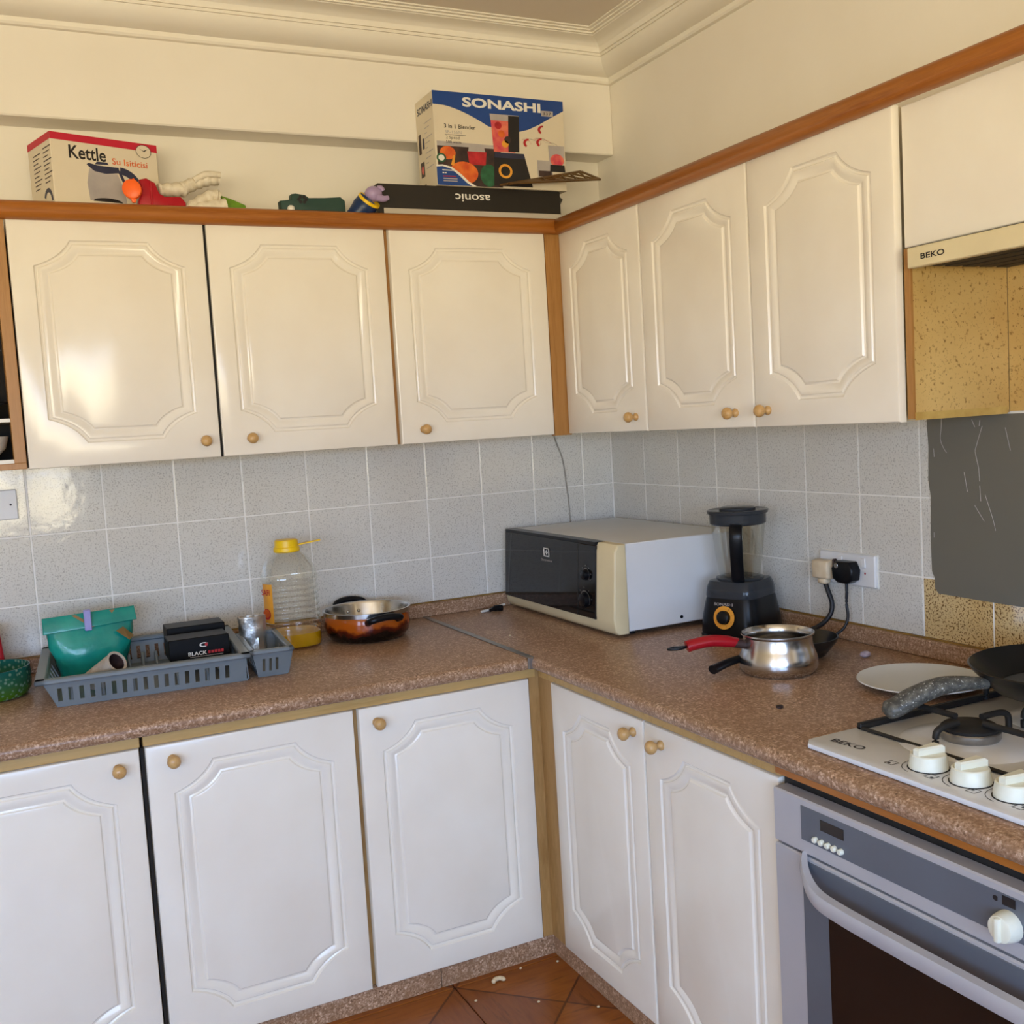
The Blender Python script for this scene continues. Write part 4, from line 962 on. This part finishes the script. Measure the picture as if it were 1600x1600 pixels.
flat('price_sticker', [(.370, .229), (.412, .229), (.412, .246), (.370, .246)], 'print_grey', sb, O, rx_, uz, .001)
text('lettering', '337', 'print_brown', sb, (.150, SD0, .233), rx_, uz, .009, .030, lift=.0014)
text('lettering', '3 in 1 Blender', 'print_black', sb, (-.192, SD0, .172), rx_, uz, .012, .105, .012)
text('lettering', 'SB-155N', 'print_grey', sb, (-.190, SD0, .156), rx_, uz, .009, .055)
text('lettering', '2 Speed', 'print_black', sb, (-.188, SD0, .140), rx_, uz, .008, .045)
text('lettering', '500 watts', 'print_black', sb, (-.188, SD0, .127), rx_, uz, .008, .050)
def pf(name, pts, mt, lift=.0006): return flat(name, pts, mt, sb, O, rx_, uz, lift)
pf('printed_line', [(.034, .151), (.104, .151), (.104, .1525), (.034, .1525)], 'print_black')
pf('printed_scene', [(.006, .001), (.22, .001), (.22, .118), (.006, .118)], 'print_brown', .0004)
pf('printed_scene', [(.006, .118), (.22, .118), (.22, .128), (.006, .132)], 'print_grey', .0004)
pf('printed_fruit', ell(.040, .098, .026, .020), 'print_orange'); pf('printed_fruit', ell(.018, .082, .016, .014), 'print_green', .0008); pf('printed_fruit', ell(.018, .082, .010, .009), 'print_white', .001)
pf('printed_jar', [(.110, .066), (.165, .066), (.170, .106), (.105, .106)], 'print_red', .0008); pf('printed_jar', [(.108, .106), (.166, .106), (.162, .122), (.112, .122)], 'print_grey', .001)
pf('printed_jar', ell(.090, .040, .048, .034), 'print_orange', .001); pf('printed_jar', ell(.175, .036, .030, .034), 'print_green', .0008)
pf('printed_jar', [(.048, .062), (.058, .092), (.064, .090), (.058, .060)], 'print_amber', .0012)
pf('printed_wave', [(0, .001), (0, .060), (.02, .062), (.05, .056), (.08, .036), (.105, .014), (.13, .001)], 'print_white', .0012)
pf('printed_wave', [(0, .001), (0, .055), (.02, .057), (.048, .050), (.075, .030), (.098, .010), (.115, .001)], 'print_blue', .0015)
for a_, b_, z_, m_ in ((.018, .058, .044, 'print_white'), (.018, .024, .036, 'print_white'), (.026, .031, .036, 'print_white'), (.020, .062, .026, 'print_red'), (.020, .066, .019, 'print_grey'), (.020, .066, .012, 'print_grey')):
    pf('printed_line', [(a_, z_), (b_, z_), (b_, z_+.003), (a_, z_+.003)], m_, .002)
# printed blender picture
pf('printed_appliance', [(.196, .110), (.270, .110), (.286, .220), (.190, .220)], 'print_pink', .001)
pf('printed_appliance', [(.190, .205), (.288, .205), (.290, .224), (.188, .224)], 'print_grey', .0013)
pf('printed_appliance', [(.246, .112), (.284, .112), (.290, .222), (.252, .222)], 'print_black', .0016)
for cx_, cz_, mt_ in ((.225, .165, 'print_orange'), (.236, .135, 'print_amber'), (.215, .190, 'print_red'), (.246, .148, 'print_brown')): pf('printed_fruit', ell(cx_, cz_, .012, .011), mt_, .0019)
pf('printed_appliance', [(.190, .006), (.326, .006), (.300, .108), (.196, .108)], 'print_black', .001)
pf('printed_appliance', [(.196, .092), (.302, .092), (.300, .108), (.198, .108)], 'print_navy', .0013)
pf('printed_dial', ell(.232, .052, .024, .022), 'print_amber', .0016); pf('printed_dial', ell(.232, .052, .016, .015), 'print_black', .0019)
pf('printed_jar', [(.346, .040), (.400, .040), (.400, .092), (.346, .092)], 'print_grey', .001); pf('printed_jar', [(.350, .042), (.396, .042), (.396, .060), (.350, .060)], 'print_brown', .0013)
pf('printed_jar', [(.390, .084), (.444, .084), (.446, .140), (.388, .140)], 'print_grey', .0013); pf('printed_fruit', ell(.418, .094, .025, .020), 'print_pink', .0016); pf('printed_jar', [(.390, .058), (.446, .058), (.444, .080), (.392, .080)], 'print_black', .0018)
for k in range(9):
    a = random.uniform(-.5, .6); x0_ = .302+.012*k; z0_ = .150+random.uniform(-.014, .030)
    ea = ell(x0_, z0_, .026, .012, 8, a, a+2.0)
    pf('printed_splash', ea+[(x_*.997+.001, z_*.99+.0008) for x_, z_ in ea[::-1]], ('print_red', 'print_grey', 'print_brown')[k % 3], .0008)
for cx_, cz_ in ((.372, .186), (.364, .146), (.318, .142)):
    ea = ell(cx_, cz_, .018, .014, 10, 1.4, 4.2); pf('printed_fruit', ea+[(cx_+(x_-cx_)*.5, cz_+(z_-cz_)*.6) for x_, z_ in ea[::-1]], 'print_red', .0012)
# left side print
LO, lrx = (-SW, SD1, 0), (0, -1, 0)
text('lettering', 'SONASHI', 'print_navy', sb, (-SW, SD1-.016, .236), lrx, uz, .020, .124, .02)
flat('printed_appliance', [(.014, .118), (.034, .118), (.034, .178), (.014, .178)], 'print_brown', sb, LO, lrx, uz); flat('printed_appliance', [(.046, .128), (.060, .128), (.060, .160), (.046, .160)], 'print_navy', sb, LO, lrx, uz)
flat('printed_fruit', [(.020, .046), (.050, .046), (.050, .092), (.020, .092)], 'print_brown', sb, LO, lrx, uz); flat('printed_fruit', ell(.035, .068, .009, .013), 'print_pink', sb, LO, lrx, uz, .0008)
flat('printed_fruit', [(.030, .004), (.056, .004), (.056, .022), (.030, .022)], 'print_brown', sb, LO, lrx, uz)
for k in range(10):
    z_ = .200-.015*k; flat('printed_line', [(.066, z_), (.125-.02*(k % 3), z_), (.125-.02*(k % 3), z_+.0025), (.066, z_+.0025)], 'print_grey', sb, LO, lrx, uz)
# lattice piece on the flat carton
la = thing('lattice_strip', 'brown plastic lattice strip leaning on the printed carton', 'lattice', (-.36, -.285, 2.208))
e1, e2 = Vector((.130, .012, .058)), Vector((.175, -.030, .026))
A_, B_ = Vector((-.165, .004, .0)), Vector((-.150, -.026, .0))
def bar3(p, q, wd=.005):
    p, q = Vector(p), Vector(q); g = G(); t_ = (q-p).normalized(); s_ = t_.cross(Vector((0, -.6, .8))).normalized()*wd
    g.prism([p-s_, q-s_, q+s_, p+s_], Vector((0, .003, -.003))); return g.build('lattice_bar', 'lattice_brown', la)
bar3(A_, e1); bar3(B_, e2); bar3(e1, e2); bar3(A_, B_)
for k in range(5):
    t0, t1 = .40+k*.115, .40+(k+1)*.115
    bar3(A_.lerp(e1, t0), B_.lerp(e2, t1), .003); bar3(B_.lerp(e2, t0), A_.lerp(e1, t1), .003)
g = G(); g.prism([A_, A_.lerp(e1, .40), B_.lerp(e2, .40), B_], Vector((0, .003, -.003))); g.build('solid_end', 'lattice_brown', la)

kb = thing('kettle_carton', 'white and red kettle carton at the left end of the cabinet tops', 'carton', (-1.800, -.248, SH), .29)
KW, KD, KH = .289, .165, 2.296-SH
G().box((0, 0, 0), (KW, KD, KH), .002).build('carton', 'card_white', kb)
flat('printed_band', [(0, KH-.019), (KW, KH-.021), (KW, KH-.0005), (0, KH-.0005)], 'card_red', kb, (0, 0, 0), rx_, uz)
flat('printed_band', [(0, KH-.019), (KD, KH-.019), (KD, KH-.0005), (0, KH-.0005)], 'card_red', kb, (0, KD, 0), (0, -1, 0), uz)
text('lettering', 'Kettle', 'print_black', kb, (.046, 0, KH-.062), rx_, uz, .033, .098, .018)
text('lettering', 'Su Isiticisi', 'print_orange', kb, (.160, 0, KH-.066), rx_, uz, .016, .098, .01)
flat('emblem', ell(.250, KH-.022, .022, .018), 'card_white', kb, (0, 0, 0), rx_, uz, .0008)
ea = ell(.250, KH-.022, .022, .018, 24); flat('emblem', [(.238, KH-.015), (.250, KH-.020), (.263, KH-.014), (.252, KH-.023)], 'print_black', kb, (0, 0, 0), rx_, uz, .0012)
for k in range(24):
    a, b = ea[k], ea[(k+1) % 24]
    f_ = lambda p, s_: (.250+(p[0]-.250)*s_, KH-.022+(p[1]-KH+.022)*s_)
    flat('emblem', [a, b, f_(b, .93), f_(a, .93)], 'print_black', kb, (0, 0, 0), rx_, uz, .001)
# printed kettle
flat('printed_kettle', [(.092, .055), (.088, .10), (.096, .138), (.172, .130), (.188, .09), (.192, .055)], 'print_grey', kb, (0, 0, 0), rx_, uz, .0006)
flat('printed_kettle', [(.090, .148), (.096, .152), (.118, .148), (.176, .148), (.178, .134), (.14, .128), (.11, .132), (.096, .142)], 'print_navy', kb, (0, 0, 0), rx_, uz, .001)
flat('printed_kettle', [(.112, .150), (.118, .158), (.146, .158), (.150, .152)], 'print_navy', kb, (0, 0, 0), rx_, uz, .001)
hnd = ell(.176, .090, .064, .060, 10, 1.5, .25)
flat('printed_kettle', hnd+[(.176+(x_-.176)*.70, .090+(z_-.090)*.68) for x_, z_ in hnd[::-1]], 'print_navy', kb, (0, 0, 0), rx_, uz, .001)
flat('printed_kettle', [(.172, .140), (.180, .140), (.204, .085), (.196, .082)], 'print_navy', kb, (0, 0, 0), rx_, uz, .0012)
flat('printed_kettle', ell(.140, .054, .040, .010, 12, 0, PI), 'print_black', kb, (0, 0, 0), rx_, uz, .001)
for col_ in range(2):
    for k in range(9):
        z_ = KH-.042-.011*k-.0*(col_); x_ = .035+.075*col_
        flat('printed_line', [(x_, z_+.006*col_), (x_+.055-.01*(k % 3), z_+.006*col_), (x_+.055-.01*(k % 3), z_+.003+.006*col_), (x_, z_+.003+.006*col_)], 'print_brown', kb, (0, KD, 0), (0, -1, 0), uz)
hs = ell(.122, .045, .034, .040, 10, 2.6, .1)
flat('printed_kettle', hs+[(.122+(x_-.122)*.66, .045+(z_-.045)*.72) for x_, z_ in hs[::-1]], 'print_navy', kb, (0, KD, 0), (0, -1, 0), uz)

# toys and gloves
def extr(name, pts, y, d, mt, parent, bev=.004):
    return G().prism([(x, y, z) for x, z in pts], (0, d, 0), bev, 2).build(name, mt, parent, world=True, smooth=50)
t1 = thing('toy_blaster', 'red plastic toy with an orange cap lying by the kettle carton', 'toy', (-1.54, -.235, SH))
extr('body', [(-1.588, 2.182), (-1.569, 2.187), (-1.547, 2.175), (-1.538, 2.148), (-1.524, 2.140), (-1.483, 2.141), (-1.470, 2.126), (-1.470, SH), (-1.594, SH), (-1.594, 2.124), (-1.587, 2.143), (-1.584, 2.159)], -.249, .034, 'red_plastic', t1)
G().box((-1.562, -.2505, 2.100), (-1.556, -.247, 2.176), .001).build('seam', 'red_plastic', t1, world=True)
G().lathe([(.012, 0), (.024, .002), (.024, .012), (.02, .015)], (-1.608, -.262, 2.150), 24, (-.35, -1, .1), sy=1.1).build('orange_cap', 'orange_plastic', t1, world=True, smooth=50)
extr('cap_tab', [(-1.619, 2.135), (-1.612, 2.116), (-1.604, 2.116), (-1.597, 2.135)], -.272, .010, 'orange_plastic', t1, .002)
extr('cap_hinge', [(-1.616, 2.168), (-1.604, 2.182), (-1.594, 2.170), (-1.598, 2.162)], -.266, .010, 'orange_plastic', t1, .002)
def blob(name, mt, parent, spine, rad, sy=1.0):
    return G().tube([Vector(p)-wloc(parent) for p in smooth_curve(spine, 5)], rad, 12, sy).build(name, mt, parent, smooth=60)
def radii(n_, a, b, c=None): return [a+(b-a)*i/(n_-1)+.0022*math.sin(i*2.1) for i in range(n_)]
gl = thing('work_glove', 'crumpled off-white glove on top of the red toy', 'glove', (-1.44, -.2, SH))
blob('cuff', 'glove_cloth', gl, [(-1.535, -.21, 2.164), (-1.50, -.205, 2.168), (-1.465, -.2, 2.172)], radii(11, .016, .020), 1.3)
blob('palm', 'glove_cloth', gl, [(-1.470, -.2, 2.172), (-1.435, -.2, 2.188), (-1.40, -.2, 2.198), (-1.368, -.2, 2.202)], radii(16, .019, .013), 1.5)
for k, (dy, dz_) in enumerate(((-.022, .006), (-.008, .010), (.008, .002), (.018, -.006))):
    blob('finger', 'glove_cloth', gl, [(-1.44, -.2+dy, 2.192), (-1.405, -.2+dy, 2.204+dz_), (-1.366, -.2+dy, 2.204+dz_)], .0085)
gl2 = thing('work_glove', 'crumpled off-white glove lying under the other glove', 'glove', (-1.42, -.22, SH))
blob('palm', 'glove_cloth', gl2, [(-1.475, -.225, 2.104), (-1.44, -.225, 2.128), (-1.40, -.225, 2.150), (-1.375, -.225, 2.150)], radii(16, .014, .017), 1.5)
blob('cuff', 'glove_cloth', gl2, [(-1.46, -.23, 2.106), (-1.41, -.23, 2.116), (-1.36, -.23, 2.124)], radii(11, .022, .020), 1.2)
for dy in (-.02, 0, .018): blob('finger', 'glove_cloth', gl2, [(-1.45, -.225+dy, 2.112), (-1.475, -.225+dy, 2.106), (-1.495, -.225+dy, 2.096)], .008)
lf = thing('green_toy_tail', 'small green plastic tail piece poking out behind the gloves', 'toy', (-1.33, -.205, SH))
extr('tail', [(-1.365, 2.156), (-1.334, 2.146), (-1.300, 2.132), (-1.296, SH), (-1.365, SH)], -.215, .022, 'leaf_green', lf)
t2 = thing('toy_gun', 'dark green toy gun lying on the cabinet top', 'toy', (-1.11, -.225, SH))
extr('body', [(-1.208, 2.142), (-1.176, 2.146), (-1.174, 2.162), (-1.162, 2.164), (-1.134, 2.161), (-1.124, 2.153), (-1.077, 2.155), (-1.029, 2.159), (-1.016, 2.148), (-1.016, SH), (-1.190, SH), (-1.206, 2.112)], -.245, .036, 'toy_green', t2)
for a_ in range(6):
    c_ = (-1.144+.011*math.cos(a_*PI/3), -.2455, 2.147+.008*math.sin(a_*PI/3)); G().lathe([(.0048, 0), (.0048, .001)], c_, 10, (0, -1, 0)).build('vent_hole', 'print_black', t2, world=True)
G().ball((-1.180, -.25, 2.118), .011, 12).build('trigger_button', 'white_plastic', t2, world=True, smooth=60)
t3 = thing('toy_bird', 'blue toy with yellow collar and lilac head beside the flat black carton', 'toy', (-.955, -.235, SH))
G().tube([Vector(p)-Vector(t3.location) for p in smooth_curve([(-1.030, -.235, 2.090), (-.995, -.238, 2.106), (-.965, -.242, 2.128), (-.945, -.248, 2.150)], 6)], [.010+.024*min(1, i/12) for i in range(19)], 20).build('body', 'blue_plastic', t3, smooth=60)
G().box((-1.02, -.249, SH), (-.922, -.208, 2.118), .008, 2).build('base', 'blue_plastic', t3, world=True, smooth=50)
ax3 = Vector((.35, -.5, .62)).normalized()
G().lathe([(.030, -.004), (.0355, 0), (.0345, .007), (.022, .009)], (-.947, -.252, 2.148), 28, ax3).build('collar', 'yellow_plastic', t3, world=True, smooth=50)
G().ball((-.936, -.268, 2.166), .025, 18, (1.05, .9, .9)).build('head', 'purple_plastic', t3, world=True, smooth=60)
G().tube([Vector(p)-Vector(t3.location) for p in smooth_curve([(-.930, -.278, 2.156), (-.912, -.282, 2.150), (-.896, -.284, 2.154)], 5)], [.013-.0007*i for i in range(11)], 12).build('beak', 'purple_plastic', t3, smooth=60)
G().tube([Vector(p)-Vector(t3.location) for p in smooth_curve([(-.925, -.275, 2.182), (-.915, -.277, 2.182), (-.909, -.277, 2.174)], 5)], .007, 10).build('crest', 'purple_plastic', t3, smooth=60)
